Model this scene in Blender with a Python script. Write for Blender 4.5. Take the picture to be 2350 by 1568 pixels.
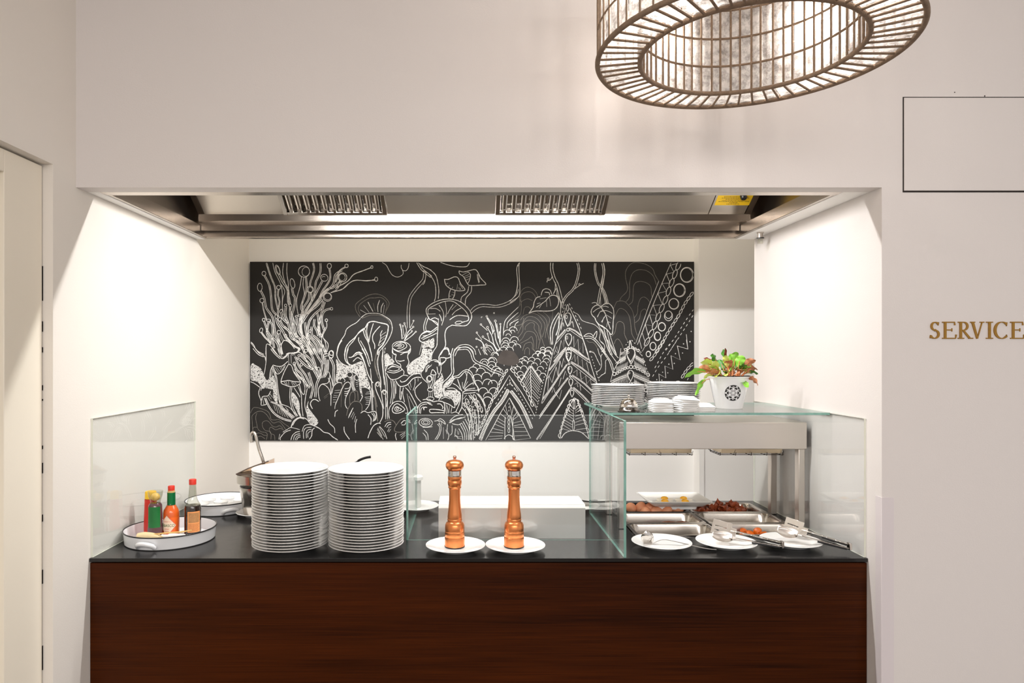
import bpy, math, random
from mathutils import Vector, Matrix
for o in list(bpy.data.objects): bpy.data.objects.remove(o)
scene = bpy.context.scene
PI = math.pi
EYE = 1.55                       # camera height
F = 1567.0                       # focal length in image pixels (24 mm)

# ---------------------------------------------------------------- camera
cam_d = bpy.data.cameras.new('camera'); cam_d.lens = 24.0; cam_d.sensor_width = 36.0
cam_d.shift_x = 0.043; cam_d.shift_y = 0.014; cam_d.clip_start = 0.02
cam = bpy.data.objects.new('camera', cam_d); scene.collection.objects.link(cam)
cam.location = (0, 0, EYE); cam.rotation_euler = (PI/2, 0, 0)
scene.camera = cam
# ---------------------------------------------------------------- world, lights, exposure
scene.view_settings.view_transform = 'Standard'
scene.view_settings.look = 'None'
scene.view_settings.gamma = 1.0
scene.view_settings.use_curve_mapping = False
scene.view_settings.exposure = 0.0
world = bpy.data.worlds.new('world'); scene.world = world; world.use_nodes = True
world.node_tree.nodes['Background'].inputs[0].default_value = (1.0, 0.965, 0.945, 1)
world.node_tree.nodes['Background'].inputs[1].default_value = 0.72
def area(name, loc, rot, sx, sy, power, col):
    l = bpy.data.lights.new(name, 'AREA'); l.shape = 'RECTANGLE'; l.size = sx; l.size_y = sy
    l.energy = power; l.color = col
    o = bpy.data.objects.new(name, l); scene.collection.objects.link(o)
    o.location = loc; o.rotation_euler = rot; return o
LAMP_Y, LAMP_Z = 2.357, EYE+0.80
area('hood_tube_light', (0.03, LAMP_Y, LAMP_Z-0.02), (0.35, 0, 0), 1.45, 0.03, 34, (1.0, 0.99, 0.975))
area('hall_fill_light', (0.3, -1.5, 2.66), (0.45, 0, 0), 4.2, 1.6, 172, (1.0, 0.955, 0.925))  # unseen soft fill, added to supply the hall's ambient light
area('passage_fill_light', (0.3, 3.35, 2.73), (0.25, 0, 0), 2.4, 0.25, 8.5, (1.0, 0.89, 0.70))  # added warm fill, out of view, lifts the back wall above the board

# ---------------------------------------------------------------- helpers
XL, XR = -1.203, 1.270           # niche side walls
FRONT, BACK = 2.170, 3.028       # counter front and back edge
TOP = EYE-0.643                  # worktop surface
WALLY = 2.095                    # hall wall plane
def px(x, D): return (x-1074.0)/F*D
def pz(y, D): return EYE-(y-817.0)/F*D
def P(x, y, D): return Vector((px(x, D), D, pz(y, D)))

def srgb(r, g, b):
    f = lambda c: (c/255/12.92) if c/255 <= 0.04045 else ((c/255+0.055)/1.055)**2.4
    return (f(r), f(g), f(b), 1)

class MB:
    def __init__(s): s.v = []; s.f = []; s.m = []
    def add(s, vs, fs, mi=0):
        b = len(s.v); s.v += [tuple(v) for v in vs]
        for f in fs: s.f.append(tuple(b+i for i in f)); s.m.append(mi)
    def box(s, x0, x1, y0, y1, z0, z1, mi=0):
        s.add([(x0,y0,z0),(x1,y0,z0),(x1,y1,z0),(x0,y1,z0),(x0,y0,z1),(x1,y0,z1),(x1,y1,z1),(x0,y1,z1)],
              [(0,3,2,1),(4,5,6,7),(0,1,5,4),(1,2,6,5),(2,3,7,6),(3,0,4,7)], mi)
    def obox(s, c, ax, ay, az, mi=0):           # oriented box: centre and three half-axis vectors
        c = Vector(c); vs = [c+ax*i+ay*j+az*k for k in (-1,1) for j in (-1,1) for i in (-1,1)]
        s.add(vs, [(0,2,3,1),(4,5,7,6),(0,1,5,4),(1,3,7,5),(3,2,6,7),(2,0,4,6)], mi)
    def lathe(s, prof, n=48, c=(0,0,0), mi=0, a0=0, sx=1, sy=1):
        b = len(s.v)
        for r, z in prof:
            for i in range(n):
                a = a0+2*PI*i/n
                s.v.append((c[0]+r*math.cos(a)*sx, c[1]+r*math.sin(a)*sy, c[2]+z))
        for k in range(len(prof)-1):
            for i in range(n):
                j = (i+1) % n
                s.f.append((b+k*n+i, b+k*n+j, b+(k+1)*n+j, b+(k+1)*n+i)); s.m.append(mi)
        for k in (0, len(prof)-1):
            if prof[k][0] > 1e-4:
                ring = tuple(b+k*n+i for i in range(n))
                s.f.append(ring if k else ring[::-1]); s.m.append(mi)
    def tube(s, pts, r, n=10, mi=0, closed=False, flat=None):
        pts = [Vector(p) for p in pts]; N = len(pts)
        rr = r if isinstance(r, (list, tuple)) else [r]*N
        b = len(s.v); up = None
        for i, p in enumerate(pts):
            q0 = pts[(i-1) % N] if (closed or i) else pts[0]
            q1 = pts[(i+1) % N] if (closed or i < N-1) else pts[-1]
            t = (q1-q0).normalized()
            if up is None:
                up = Vector((0,0,1)) if abs(t.z) < 0.9 else Vector((0,1,0))
            a = (up - t*up.dot(t)).normalized(); c = t.cross(a); up = a
            fa = flat if flat else 1.0
            for k in range(n):
                w = 2*PI*k/n
                s.v.append(tuple(p + a*(math.cos(w)*rr[i]*fa) + c*(math.sin(w)*rr[i])))
        for i in range(N if closed else N-1):
            j = (i+1) % N
            for k in range(n):
                l = (k+1) % n
                s.f.append((b+i*n+k, b+i*n+l, b+j*n+l, b+j*n+k)); s.m.append(mi)
        if not closed:
            s.f.append(tuple(b+k for k in range(n))[::-1]); s.m.append(mi)
            s.f.append(tuple(b+(N-1)*n+k for k in range(n))); s.m.append(mi)
    def grid(s, fn, nu, nv, mi=0):
        b = len(s.v)
        for i in range(nu+1):
            for j in range(nv+1): s.v.append(tuple(fn(i/nu, j/nv)))
        for i in range(nu):
            for j in range(nv):
                q = b+i*(nv+1)+j
                s.f.append((q, q+nv+1, q+nv+2, q+1)); s.m.append(mi)
    def ball(s, c, r, n=20, mi=0, sc=(1,1,1)):
        prof = [(max(1e-5, math.sin(PI*k/12))*r, -math.cos(PI*k/12)*r*sc[2]) for k in range(13)]
        s.lathe(prof, n, c, mi, 0, sc[0], sc[1])
    def build(s, name, mats, parent=None, loc=None, bevel=0, smooth=True, solid=0, segs=2):
        me = bpy.data.meshes.new(name); me.from_pydata(s.v, [], s.f)
        if not isinstance(mats, (list, tuple)): mats = [mats]
        for m in mats: me.materials.append(m)
        me.polygons.foreach_set('material_index', s.m)
        if smooth:
            me.polygons.foreach_set('use_smooth', [True]*len(s.f))
            me.update(); me.set_sharp_from_angle(angle=math.radians(38))
        me.validate(); me.update()
        o = bpy.data.objects.new(name, me); scene.collection.objects.link(o)
        if parent: o.parent = parent
        if loc is not None: o.location = loc
        if solid:
            m = o.modifiers.new('Solidify', 'SOLIDIFY'); m.thickness = solid; m.offset = 0
        if bevel:
            m = o.modifiers.new('Bevel', 'BEVEL'); m.width = bevel; m.segments = segs; m.limit_method = 'ANGLE'; m.angle_limit = math.radians(50)
            m.harden_normals = False
        return o
def tag(o, label, cat, group=None):
    o['label'] = label; o['category'] = cat
    if group: o['group'] = group
    return o
def thing(name, label, cat, loc=(0,0,0), rz=0, group=None):
    o = bpy.data.objects.new(name, None); scene.collection.objects.link(o); o.empty_display_size = 0.05
    o.location = loc; o.rotation_euler = (0,0,rz); return tag(o, label, cat, group)
def struct(o): o['kind'] = 'structure'; return o
def dup(root, loc, rz=0, label=None, tilt=None):
    r = root.copy(); scene.collection.objects.link(r); r.location = loc; r.rotation_euler = (0,0,rz)
    if tilt: r.rotation_euler = (tilt[0], tilt[1], rz)
    if label: r['label'] = label
    for ch in list(root.children):
        c = ch.copy(); scene.collection.objects.link(c); c.parent = r
        for g in list(ch.children):
            d = g.copy(); scene.collection.objects.link(d); d.parent = c
    return r
def smoothpts(pts, sub=5, closed=False):
    n = len(pts)
    if n < 3: return list(pts)
    out = []
    rng = range(n if closed else n-1)
    for i in rng:
        p0 = pts[(i-1) % n] if (closed or i) else pts[0]; p1 = pts[i]
        p2 = pts[(i+1) % n]; p3 = pts[(i+2) % n] if (closed or i < n-2) else pts[-1]
        for k in range(sub):
            t = k/sub
            out.append(tuple(0.5*(2*b+(c-a)*t+(2*a-5*b+4*c-d)*t*t+(3*b-a-3*c+d)*t**3) for a, b, c, d in zip(p0, p1, p2, p3)))
    if not closed: out.append(tuple(pts[-1]))
    return out

# ---------------------------------------------------------------- materials
def mat(name, col, rough=0.5, metal=0.0, bump=0, bscale=40, spec=0.5, stretch=None, var=0, vscale=3, rvar=0, trans=0, coat=0, sss=0):
    m = bpy.data.materials.new(name); m.use_nodes = True; nt = m.node_tree; N = nt.nodes; L = nt.links
    b = N['Principled BSDF']; b.inputs['Base Color'].default_value = col; b.inputs['Roughness'].default_value = rough
    b.inputs['Metallic'].default_value = metal; b.inputs['Specular IOR Level'].default_value = spec
    b.inputs['Coat Weight'].default_value = coat; b.inputs['Transmission Weight'].default_value = trans
    tc = N.new('ShaderNodeTexCoord'); mp = N.new('ShaderNodeMapping'); L.new(tc.outputs['Object'], mp.inputs[0])
    if stretch: mp.inputs['Scale'].default_value = stretch
    if bump:
        n = N.new('ShaderNodeTexNoise'); n.inputs['Scale'].default_value = bscale; n.inputs['Detail'].default_value = 4
        L.new(mp.outputs[0], n.inputs[0]); bp = N.new('ShaderNodeBump'); bp.inputs['Strength'].default_value = bump
        bp.inputs['Distance'].default_value = 0.002
        L.new(n.outputs[0], bp.inputs['Height']); L.new(bp.outputs[0], b.inputs['Normal'])
    if var:
        n = N.new('ShaderNodeTexNoise'); n.inputs['Scale'].default_value = vscale; n.inputs['Detail'].default_value = 3
        L.new(mp.outputs[0], n.inputs[0]); mx = N.new('ShaderNodeMix'); mx.data_type = 'RGBA'
        mx.inputs[6].default_value = col; mx.inputs[7].default_value = tuple(c*(1-var) for c in col[:3])+(1,)
        L.new(n.outputs[0], mx.inputs[0]); L.new(mx.outputs[2], b.inputs['Base Color'])
    if rvar:
        n = N.new('ShaderNodeTexNoise'); n.inputs['Scale'].default_value = vscale*4; L.new(mp.outputs[0], n.inputs[0])
        mr = N.new('ShaderNodeMapRange'); mr.inputs[3].default_value = max(0, rough-rvar); mr.inputs[4].default_value = rough+rvar
        L.new(n.outputs[0], mr.inputs[0]); L.new(mr.outputs[0], b.inputs['Roughness'])
    return m
def glass_mat(name, tint, ior=1.5, extra=0.0, rough=0.0):
    m = bpy.data.materials.new(name); m.use_nodes = True; nt = m.node_tree; N = nt.nodes; L = nt.links
    N.remove(N['Principled BSDF']); out = N['Material Output']
    t = N.new('ShaderNodeBsdfTransparent'); t.inputs[0].default_value = tint
    g = N.new('ShaderNodeBsdfGlossy'); g.inputs['Roughness'].default_value = rough
    f = N.new('ShaderNodeFresnel'); f.inputs[0].default_value = ior
    geo = N.new('ShaderNodeNewGeometry')                      # same reflectance on either side of the surface
    mi = N.new('ShaderNodeMix'); mi.data_type = 'FLOAT'; L.new(geo.outputs['Backfacing'], mi.inputs[0])
    mi.inputs[2].default_value = ior; mi.inputs[3].default_value = 1.0/ior
    inv = N.new('ShaderNodeMath'); inv.operation = 'MAXIMUM'; inv.inputs[1].default_value = 0.0
    L.new(f.outputs[0], inv.inputs[0])
    f.inputs[0].default_value = ior
    lw = N.new('ShaderNodeLayerWeight'); lw.inputs[0].default_value = 0.5
    pw = N.new('ShaderNodeMath'); pw.operation = 'POWER'; L.new(lw.outputs['Facing'], pw.inputs[0]); pw.inputs[1].default_value = 5
    ml = N.new('ShaderNodeMath'); ml.operation = 'MULTIPLY_ADD'; L.new(pw.outputs[0], ml.inputs[0]); ml.inputs[1].default_value = 0.9
    ml.inputs[2].default_value = 0.042+extra
    N.remove(f); N.remove(mi); N.remove(inv); N.remove(geo)
    mx = N.new('ShaderNodeMixShader'); L.new(ml.outputs[0], mx.inputs[0]); L.new(t.outputs[0], mx.inputs[1]); L.new(g.outputs[0], mx.inputs[2])
    L.new(mx.outputs[0], out.inputs[0]); return m

M = {}
M['wall'] = mat('wall_paint', srgb(236,230,222), 0.75, bump=0.12, bscale=220, spec=0.25)
M['soffit'] = mat('hall_paint', srgb(226,220,217), 0.62, bump=0.15, bscale=260, spec=0.3)
M['cream'] = mat('cream_paint', srgb(251,249,246), 0.7, bump=0.1, bscale=200, spec=0.25)
M['door'] = mat('door_paint', srgb(240,232,216), 0.4, bump=0.03, bscale=90)
M['floor'] = mat('floor_stone', srgb(120,105,92), 0.35, var=0.3, vscale=6)
M['ceiling'] = mat('ceiling_paint', srgb(232,228,224), 0.8, bump=0.1)
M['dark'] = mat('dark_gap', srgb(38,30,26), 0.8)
M['worktop'] = mat('black_stone', srgb(20,19,19), 0.2, bump=0.05, bscale=400, spec=0.5, rvar=0.05, vscale=8)
M['steel'] = mat('brushed_steel', srgb(212,204,196), 0.32, 1.0, bump=0.03, bscale=80, stretch=(1,12,60))
M['steelhood'] = mat('hood_steel', srgb(190,180,170), 0.24, 1.0, bump=0.06, bscale=50, stretch=(1,10,40))
M['polish'] = mat('polished_steel', srgb(215,210,204), 0.09, 1.0)
M['panst'] = mat('pan_steel', srgb(205,198,190), 0.2, 1.0, bump=0.05, bscale=30)
M['porcelain'] = mat('white_porcelain', srgb(243,242,240), 0.12, spec=0.55, coat=0.3)
M['enamel'] = mat('white_enamel', srgb(238,239,241), 0.12, spec=0.6)
M['rimblack'] = mat('black_enamel_rim', srgb(26,25,28), 0.25)
M['copper'] = mat('brushed_copper', srgb(240,150,92), 0.30, 1.0, bump=0.04, bscale=40, stretch=(1,1,30))
M['black'] = mat('black_plastic', srgb(26,25,26), 0.35)
M['board'] = mat('blackboard_paint', srgb(33,31,29), 0.46, bump=0.05, bscale=150, spec=0.38, var=0.3, vscale=1.6)
M['chalk'] = mat('white_chalk', srgb(236,235,233), 0.9, bump=0.4, bscale=500, var=0.22, vscale=90, spec=0.1)
M['chalkdim'] = mat('faint_chalk', srgb(150,145,138), 0.9, var=0.5, vscale=120, spec=0.1)
M['smudge'] = mat('chalk_smudge', srgb(92,86,83), 0.9, var=0.5, vscale=18, spec=0.1)
M['glass'] = glass_mat('clear_glass', (0.985, 0.996, 0.991, 1))
M['glassw'] = glass_mat('wall_glass', (0.985, 0.996, 0.996, 1), extra=-.005)
M['glassedge'] = mat('glass_edge', srgb(150,206,192), 0.12, spec=0.8, var=0.6, vscale=9, stretch=(3,3,3))
M['rope'] = mat('rope', srgb(158,134,112), 0.95, bump=0.9, bscale=260, var=0.5, vscale=60)
M['bottleglass'] = glass_mat('bottle_glass', (0.93, 0.93, 0.9, 1))
M['gold'] = mat('gilded_letter', srgb(176,132,58), 0.35, 0.7, var=0.3, vscale=40)
M['white'] = mat('white_plastic', srgb(240,238,234), 0.35)
def wood():
    m = bpy.data.materials.new('dark_wood_veneer'); m.use_nodes = True; nt = m.node_tree; N = nt.nodes; L = nt.links
    b = N['Principled BSDF']; b.inputs['Roughness'].default_value = 0.38; b.inputs['Specular IOR Level'].default_value = 0.12
    tc = N.new('ShaderNodeTexCoord'); mp = N.new('ShaderNodeMapping'); mp.inputs['Scale'].default_value = (0.35, 1, 7)
    L.new(tc.outputs['Object'], mp.inputs[0])
    n1 = N.new('ShaderNodeTexNoise'); n1.inputs['Scale'].default_value = 1.3; n1.inputs['Detail'].default_value = 3
    mp2 = N.new('ShaderNodeMapping'); mp2.inputs['Scale'].default_value = (1.2, 1, 90); L.new(tc.outputs['Object'], mp2.inputs[0])
    n2 = N.new('ShaderNodeTexNoise'); n2.inputs['Scale'].default_value = 3; n2.inputs['Detail'].default_value = 6
    L.new(mp.outputs[0], n1.inputs[0]); L.new(mp2.outputs[0], n2.inputs[0])
    mx = N.new('ShaderNodeMix'); mx.data_type = 'FLOAT'; mx.inputs[0].default_value = 0.42
    L.new(n1.outputs[0], mx.inputs[2]); L.new(n2.outputs[0], mx.inputs[3])
    cr = N.new('ShaderNodeValToRGB'); e = cr.color_ramp.elements
    e[0].position = 0.32; e[0].color = srgb(26,6,0); e[1].position = 0.74; e[1].color = srgb(88,38,4)
    L.new(mx.outputs[0], cr.inputs[0]); L.new(cr.outputs[0], b.inputs['Base Color']); return m
M['wood'] = wood()
def shade_mat():
    m = bpy.data.materials.new('crinkled_shade'); m.use_nodes = True; nt = m.node_tree; N = nt.nodes; L = nt.links
    N.remove(N['Principled BSDF']); out = N['Material Output']
    tc = N.new('ShaderNodeTexCoord'); n = N.new('ShaderNodeTexNoise'); n.inputs['Scale'].default_value = 42; n.inputs['Detail'].default_value = 5; n.inputs['Roughness'].default_value = 0.7
    L.new(tc.outputs['Object'], n.inputs[0])
    cr = N.new('ShaderNodeValToRGB'); e = cr.color_ramp.elements
    e[0].position = 0.36; e[0].color = (0.22,0.20,0.19,1); e[1].position = 0.60; e[1].color = (0.80,0.78,0.76,1)
    L.new(n.outputs[0], cr.inputs[0])
    bp = N.new('ShaderNodeBump'); bp.inputs['Strength'].default_value = 0.8; bp.inputs['Distance'].default_value = 0.004; L.new(n.outputs[0], bp.inputs['Height'])
    tr = N.new('ShaderNodeBsdfTranslucent'); df = N.new('ShaderNodeBsdfDiffuse'); tp = N.new('ShaderNodeBsdfTransparent'); gl = N.new('ShaderNodeBsdfGlossy')
    gl.inputs['Roughness'].default_value = 0.2
    for q in (tr, df): L.new(cr.outputs[0], q.inputs[0])
    for q in (tr, df, gl): L.new(bp.outputs[0], q.inputs['Normal'])
    a = N.new('ShaderNodeMixShader'); a.inputs[0].default_value = 0.4; L.new(tr.outputs[0], a.inputs[1]); L.new(df.outputs[0], a.inputs[2])
    c = N.new('ShaderNodeMixShader'); c.inputs[0].default_value = 0.22; L.new(a.outputs[0], c.inputs[1]); L.new(tp.outputs[0], c.inputs[2])
    d = N.new('ShaderNodeMixShader'); d.inputs[0].default_value = 0.1; L.new(c.outputs[0], d.inputs[1]); L.new(gl.outputs[0], d.inputs[2])
    L.new(d.outputs[0], out.inputs[0]); return m
M['shade'] = shade_mat()
def emis(name, col, s):
    m = bpy.data.materials.new(name); m.use_nodes = True; nt = m.node_tree; N = nt.nodes
    b = N['Principled BSDF']; b.inputs['Emission Color'].default_value = col; b.inputs['Emission Strength'].default_value = s; return m
M['tube'] = emis('lit_tube', (1, .96, .88, 1), 14)
M['bulb'] = emis('lit_bulb', (1, .93, .84, 1), 30)

# ================================================================ ROOM
HZ = 2.75
def sbox(name, m, *a):
    b = MB(); b.box(*a); return struct(b.build(name, m, smooth=False))
sbox('floor', M['floor'], -1.6, 4.2, -3.0, 4.0, -0.1, 0.0)
sbox('ceiling', M['ceiling'], -1.6, 4.2, -3.0, 4.0, HZ, HZ+0.1)
SZ = EYE+0.517
b = MB(); b.box(XL, XR, WALLY, 2.155, SZ, HZ); struct(b.build('wall_front', M['soffit'], smooth=False))
b = MB(); b.box(XR, 4.2, WALLY, BACK, 0, HZ); struct(b.build('wall_right', [M['soffit']], smooth=False))
# left wall with the door recess
DY, DZT = 1.979, EYE+0.5557
b = MB(); b.box(-1.45, XL, DY, 3.9, 0, HZ); b.box(-1.45, XL, -3.0, DY, DZT, HZ); struct(b.build('wall_left', M['wall'], smooth=False))
b = MB(); b.box(XL, 1.30, 3.753, 3.9, 0, HZ); struct(b.build('wall_back', M['cream'], smooth=False))
b = MB(); b.box(1.2406, 4.2, 3.668, 3.9, 0, HZ); struct(b.build('wall_pier', M['cream'], smooth=False))
sbox('wall_end', M['cream'], 4.05, 4.2, BACK, 3.668, 0, HZ)
# seam of the wall lining behind the food pans
b = MB(); b.box(1.2406, 1.2665, 3.660, 3.668, 0, EYE-0.30); struct(b.build('trim_1', M['cream'], smooth=False))
# door
d = thing('door_1', 'cream painted door recessed in the left wall', 'door'); del d['label']; del d['category']; struct(d)
b = MB(); b.box(-1.29, -1.232, 1.813, DY-0.004, 0, DZT-0.006); b.box(-1.29, -1.232, 0.2, 1.813, EYE+0.489, DZT-0.006)
b.build('door_frame', M['door'], d, bevel=0.002)
b = MB(); b.box(-1.34, -1.275, 0.2, 1.813, 0, EYE+0.489); b.build('door_leaf', M['door'], d, smooth=False)
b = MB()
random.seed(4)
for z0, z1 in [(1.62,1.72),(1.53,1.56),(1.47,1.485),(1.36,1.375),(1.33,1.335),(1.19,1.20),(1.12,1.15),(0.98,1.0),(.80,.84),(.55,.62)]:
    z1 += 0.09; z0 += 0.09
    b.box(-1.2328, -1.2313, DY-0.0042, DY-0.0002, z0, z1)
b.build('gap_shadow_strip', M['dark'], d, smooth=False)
# corner guard
b = MB(); gz = pz(1142, WALLY)
b.box(XR-0.0015, px(2051, WALLY), WALLY-0.0018, WALLY, 0, gz); b.box(XR-0.0018, XR, WALLY, WALLY+0.03, 0, gz)
M['guard'] = mat('corner_guard', srgb(222,214,216), 0.4)
tag(b.build('corner_guard', M['guard'], bevel=0.0005), 'pale clear plastic corner guard on the right wall edge', 'corner guard')
# access panel
b = MB(); X0, X1, Z0, Z1 = px(2074,WALLY), px(2430,WALLY), pz(438,WALLY), pz(225,WALLY)
ap = thing('access_panel', 'flush painted access panel in the wall above the lettering', 'panel', (X0, WALLY, Z0))
b.box(-0.003, X1-X0+.003, -0.0012, 0.0, -0.005, Z1-Z0+.003); b.build('gap', M['dark'], ap, smooth=False)
b = MB(); b.box(0, X1-X0, -0.003, -0.0012, 0, Z1-Z0); b.build('cover', M['soffit'], ap, bevel=0.0006)
# screw heads and scuffs above panel
def scuff(x, y, w, h):
    b = MB(); b.box(px(x,WALLY), px(x+w,WALLY), WALLY-0.0009, WALLY, pz(y+h,WALLY), pz(y,WALLY)); return b
for i, (x, y, w, h) in enumerate([(2190,211,2,2),(2259,219,2,3)]):
    tag(scuff(x,y,w,h).build('wall_plug', M['dark'], smooth=False), ['tiny dark plug hole above the access panel, left one','tiny dark plug hole touching the access panel top edge'][i], 'hole')

# ---------------------------------------------------------------- lettering
def glyph(mb, strokes, ox, w, h, sx, depth=0.004):
    for si, pts in enumerate(strokes):
        q = []; d = depth-si*.00022
        for i, (x, y, t) in enumerate(pts):
            x0, y0, _ = pts[max(0, i-1)]; x1, y1, _ = pts[min(len(pts)-1, i+1)]
            dx, dy = (x1-x0)*w, (y1-y0)*h; L = math.hypot(dx, dy) or 1; nx, ny = -dy/L, dx/L
            for s in (-1, 1): q.append((ox+x*w+nx*t*h*s/2, y*h+ny*t*h*s/2))
        n = len(pts); m = 2*n
        vs = [(u, 0, v) for u, v in q]+[(u, -d, v) for u, v in q]; fs = []
        for i in range(n-1):
            a = 2*i
            fs += [(m+a, m+a+2, m+a+3, m+a+1), (a, m+a, m+a+2, a+2)[::-1], (a+1, a+3, m+a+3, m+a+1)[::-1]]
        fs += [(0, 1, m+1, m), (m-2, m-1, 2*m-1, 2*m-2)[::-1]]
        mb.add(vs, fs)
def arc(cx, cy, rx, ry, a0, a1, n=14, t0=.05, t1=.13):
    out = []
    for i in range(n+1):
        a = math.radians(a0+(a1-a0)*i/n); k = abs(math.cos(a))
        out.append((cx+rx*math.cos(a), cy+ry*math.sin(a), t0+(t1-t0)*k))
    return out
TN, TK = 0.06, 0.135
E_ = [[(.22,0,TK),(.22,1,TK)],[(.02,.02,TN),(.95,.02,TN)],[(.02,.98,TN),(.88,.98,TN)],[(.22,.52,TN),(.7,.52,TN)],
      [(.95,0,.03),(.99,.24,.09)],[(.88,1,.03),(.9,.80,.09)],[(.7,.42,.04),(.7,.62,.04)]]
S_ = [arc(.5,.74,.36,.235,35,250,16,.05,.12)+[(.52,.5,.15)]+arc(.45,.26,.42,.24,70,-160,16,.05,.13), [(.82,.78,.03),(.84,.98,.08)],[(.04,.22,.03),(.02,.03,.08)]]
R_ = [[(.2,0,TK),(.2,1,TK)],[(.02,.02,TN),(.42,.02,TN)],[(.02,.98,TN),(.3,.98,TN)],
      [(.2,.98,TN),(.38,.98,TN)]+arc(.38,.74,.26,.24,80,-80,12,.05,.13)+[(.2,.5,TN)],[(.36,.5,.1),(.78,.03,.13)],[(.7,.02,TN),(1.02,.02,TN)]]
V_ = [[(.16,.98,.14),(.5,.0,.1)],[(.5,.0,.05),(.84,.98,.05)],[(.0,.98,TN),(.34,.98,TN)],[(.68,.98,TN),(1.0,.98,TN)]]
I_ = [[(.5,0,TK),(.5,1,TK)],[(.15,.02,TN),(.85,.02,TN)],[(.15,.98,TN),(.85,.98,TN)]]
C_ = [arc(.55,.5,.5,.49,48,312,24,.04,.15),[(.9,.74,.03),(.9,.97,.08)],[(.9,.24,.03),(.93,.1,.05)]]
zb = pz(777.5, WALLY); hh = pz(739, WALLY)-zb
sg = thing('wall_lettering', 'gold serif capital letters reading SERVICE on the right wall', 'lettering', (0, WALLY, zb))
for g, x0, x1 in [(S_,2134,2156),(E_,2161,2194),(R_,2197,2232),(V_,2226,2258),(I_,2259,2281),(C_,2281,2312),(E_,2317,2350)]:
    m_ = MB(); glyph(m_, g, 0, px(x1,WALLY)-px(x0,WALLY), hh, 1); m_.build('letter', M['gold'], sg, (px(x0,WALLY), 0, 0), smooth=False)

# ================================================================ COUNTER
cb = thing('serving_counter', 'dark brown wood veneer counter below the black worktop', 'counter', (0, FRONT, 0))
b = MB(); b.box(XL+.001, XR-.001, 0.002, 0.022, 0, TOP-0.0165); b.build('front_panel', M['wood'], cb, bevel=0.001)
b = MB(); b.box(XL+.001, XR-.001, 0.023, BACK-FRONT, 0, TOP-0.085)
b.box(XL+.001, .58, 0.0235, BACK-FRONT, TOP-.085, TOP-.0165); b.build('carcass', M['black'], cb, smooth=False)
WX0, WX1, WY0, WY1 = 0.597, 1.225, 2.425, 2.968      # pan well cut out
b = MB(); vs = []
for z in (TOP-0.012, TOP):
    vs += [(XL+.001,FRONT-.004,z),(XR-.001,FRONT-.004,z),(XR-.001,BACK,z),(XL+.001,BACK,z),(WX0,WY0,z),(WX1,WY0,z),(WX1,WY1,z),(WX0,WY1,z)]
fs = [(8+a,8+(a+1)%4,8+4+(a+1)%4,8+4+a) for a in range(4)]+[(a,4+a,4+(a+1)%4,(a+1)%4) for a in range(4)]
fs += [(a,(a+1)%4,8+(a+1)%4,8+a) for a in range(4)]+[(4+a,12+a,12+(a+1)%4,4+(a+1)%4) for a in range(4)]
b.add(vs, fs)
wt = tag(b.build('worktop', M['worktop'], bevel=0.0012), 'continuous black stone worktop on the counter', 'worktop')
# ================================================================ EXTRACTOR HOOD
H0 = EYE
hd = thing('extractor_hood', 'recessed stainless steel extractor hood over the counter', 'hood', (0, 2.155, EYE+0.517))
oy, oz = 2.155, EYE+0.517
def hb(name, m, boxes, **k):
    b = MB()
    for x0,x1,y0,y1,z0,z1 in boxes: b.box(x0, x1, y0-oy, y1-oy, z0+EYE-oz, z1+EYE-oz)
    return b.build(name, m, hd, **k)
IX0, IX1 = -1.165, 1.186
hb('mounting_flange', M['cream'], [(XL+.001, IX0, 2.156, BACK, .517, .535)], bevel=.001)
hb('mounting_flange', M['cream'], [(IX1, XR-.001, 2.156, BACK, .517, .535)], bevel=.001)
hb('outer_shell', M['steelhood'], [(XL+.001,XL+.004,2.157,BACK+.0,.536,1.10),(XR-.004,XR-.001,2.157,BACK,.536,1.10),(XL+.004,XR-.004,3.022,BACK,.53,1.10),
    (XL+.004,XR-.004,2.157,2.161,.536,1.10),(XL+.004,XR-.004,2.161,3.022,1.096,1.10)], smooth=False)
lip = .050
hb('gutter_rim', M['steelhood'], [
    (IX0, IX1, 2.157, 2.160, .519, .519+lip), (IX0, IX1, 2.157, 2.200, .517, .520),
    (IX0, IX0+.003, 2.20, 3.02, .520, .520+lip), (IX1-.003, IX1, 2.20, 3.02, .520, .520+lip),
    (IX0, IX1, 3.000, 3.003, .522, .522+lip), (IX0, IX1, 3.000, 3.028, .519, .522),
    (IX0-.0, IX0+.014, 2.20, 3.0, .519, .522), (IX1-.014, IX1, 2.20, 3.0, .519, .522)], bevel=.0012)
hb('filter_rail', M['steelhood'], [(-1.16, 1.215, 2.938, 2.942, .580, .612), (-1.16, 1.215, 2.938, 3.02, .577, .580)], bevel=.001)
hb('gutter_upstand', M['steelhood'], [(-1.16, 1.18, 2.968, 2.971, .545, .577)], smooth=False)
def FP(x, t, off=0):                     # point on the inclined filter plane
    n = Vector((0, -0.545, -0.838))
    return Vector((x, 2.942-.48*t-oy, EYE+.612+.31*t-oz)) + n*off
ax = Vector((1,0,0)); at = Vector((0,-.48,.31)).normalized(); an = Vector((0,-0.545,-0.838)); LT = math.hypot(.48,.31)
def slab(mb, x0, x1, t0, t1, o0, o1, mi=0):
    c = (FP(x0,t0,o0)+FP(x1,t1,o1))*0.5
    mb.obox(c, ax*(x1-x0)/2, at*(t1-t0)*LT/2, an*(o1-o0)/2, mi)
b = MB()
fx = []
for l, r in ((650, 888), (1137, 1389)):
    fx.append((px(l, 2.93), px(r, 2.93)))
xs = [-1.135, fx[0][0], fx[0][1], fx[1][0], fx[1][1], px(1627,2.93), 1.190]
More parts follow.
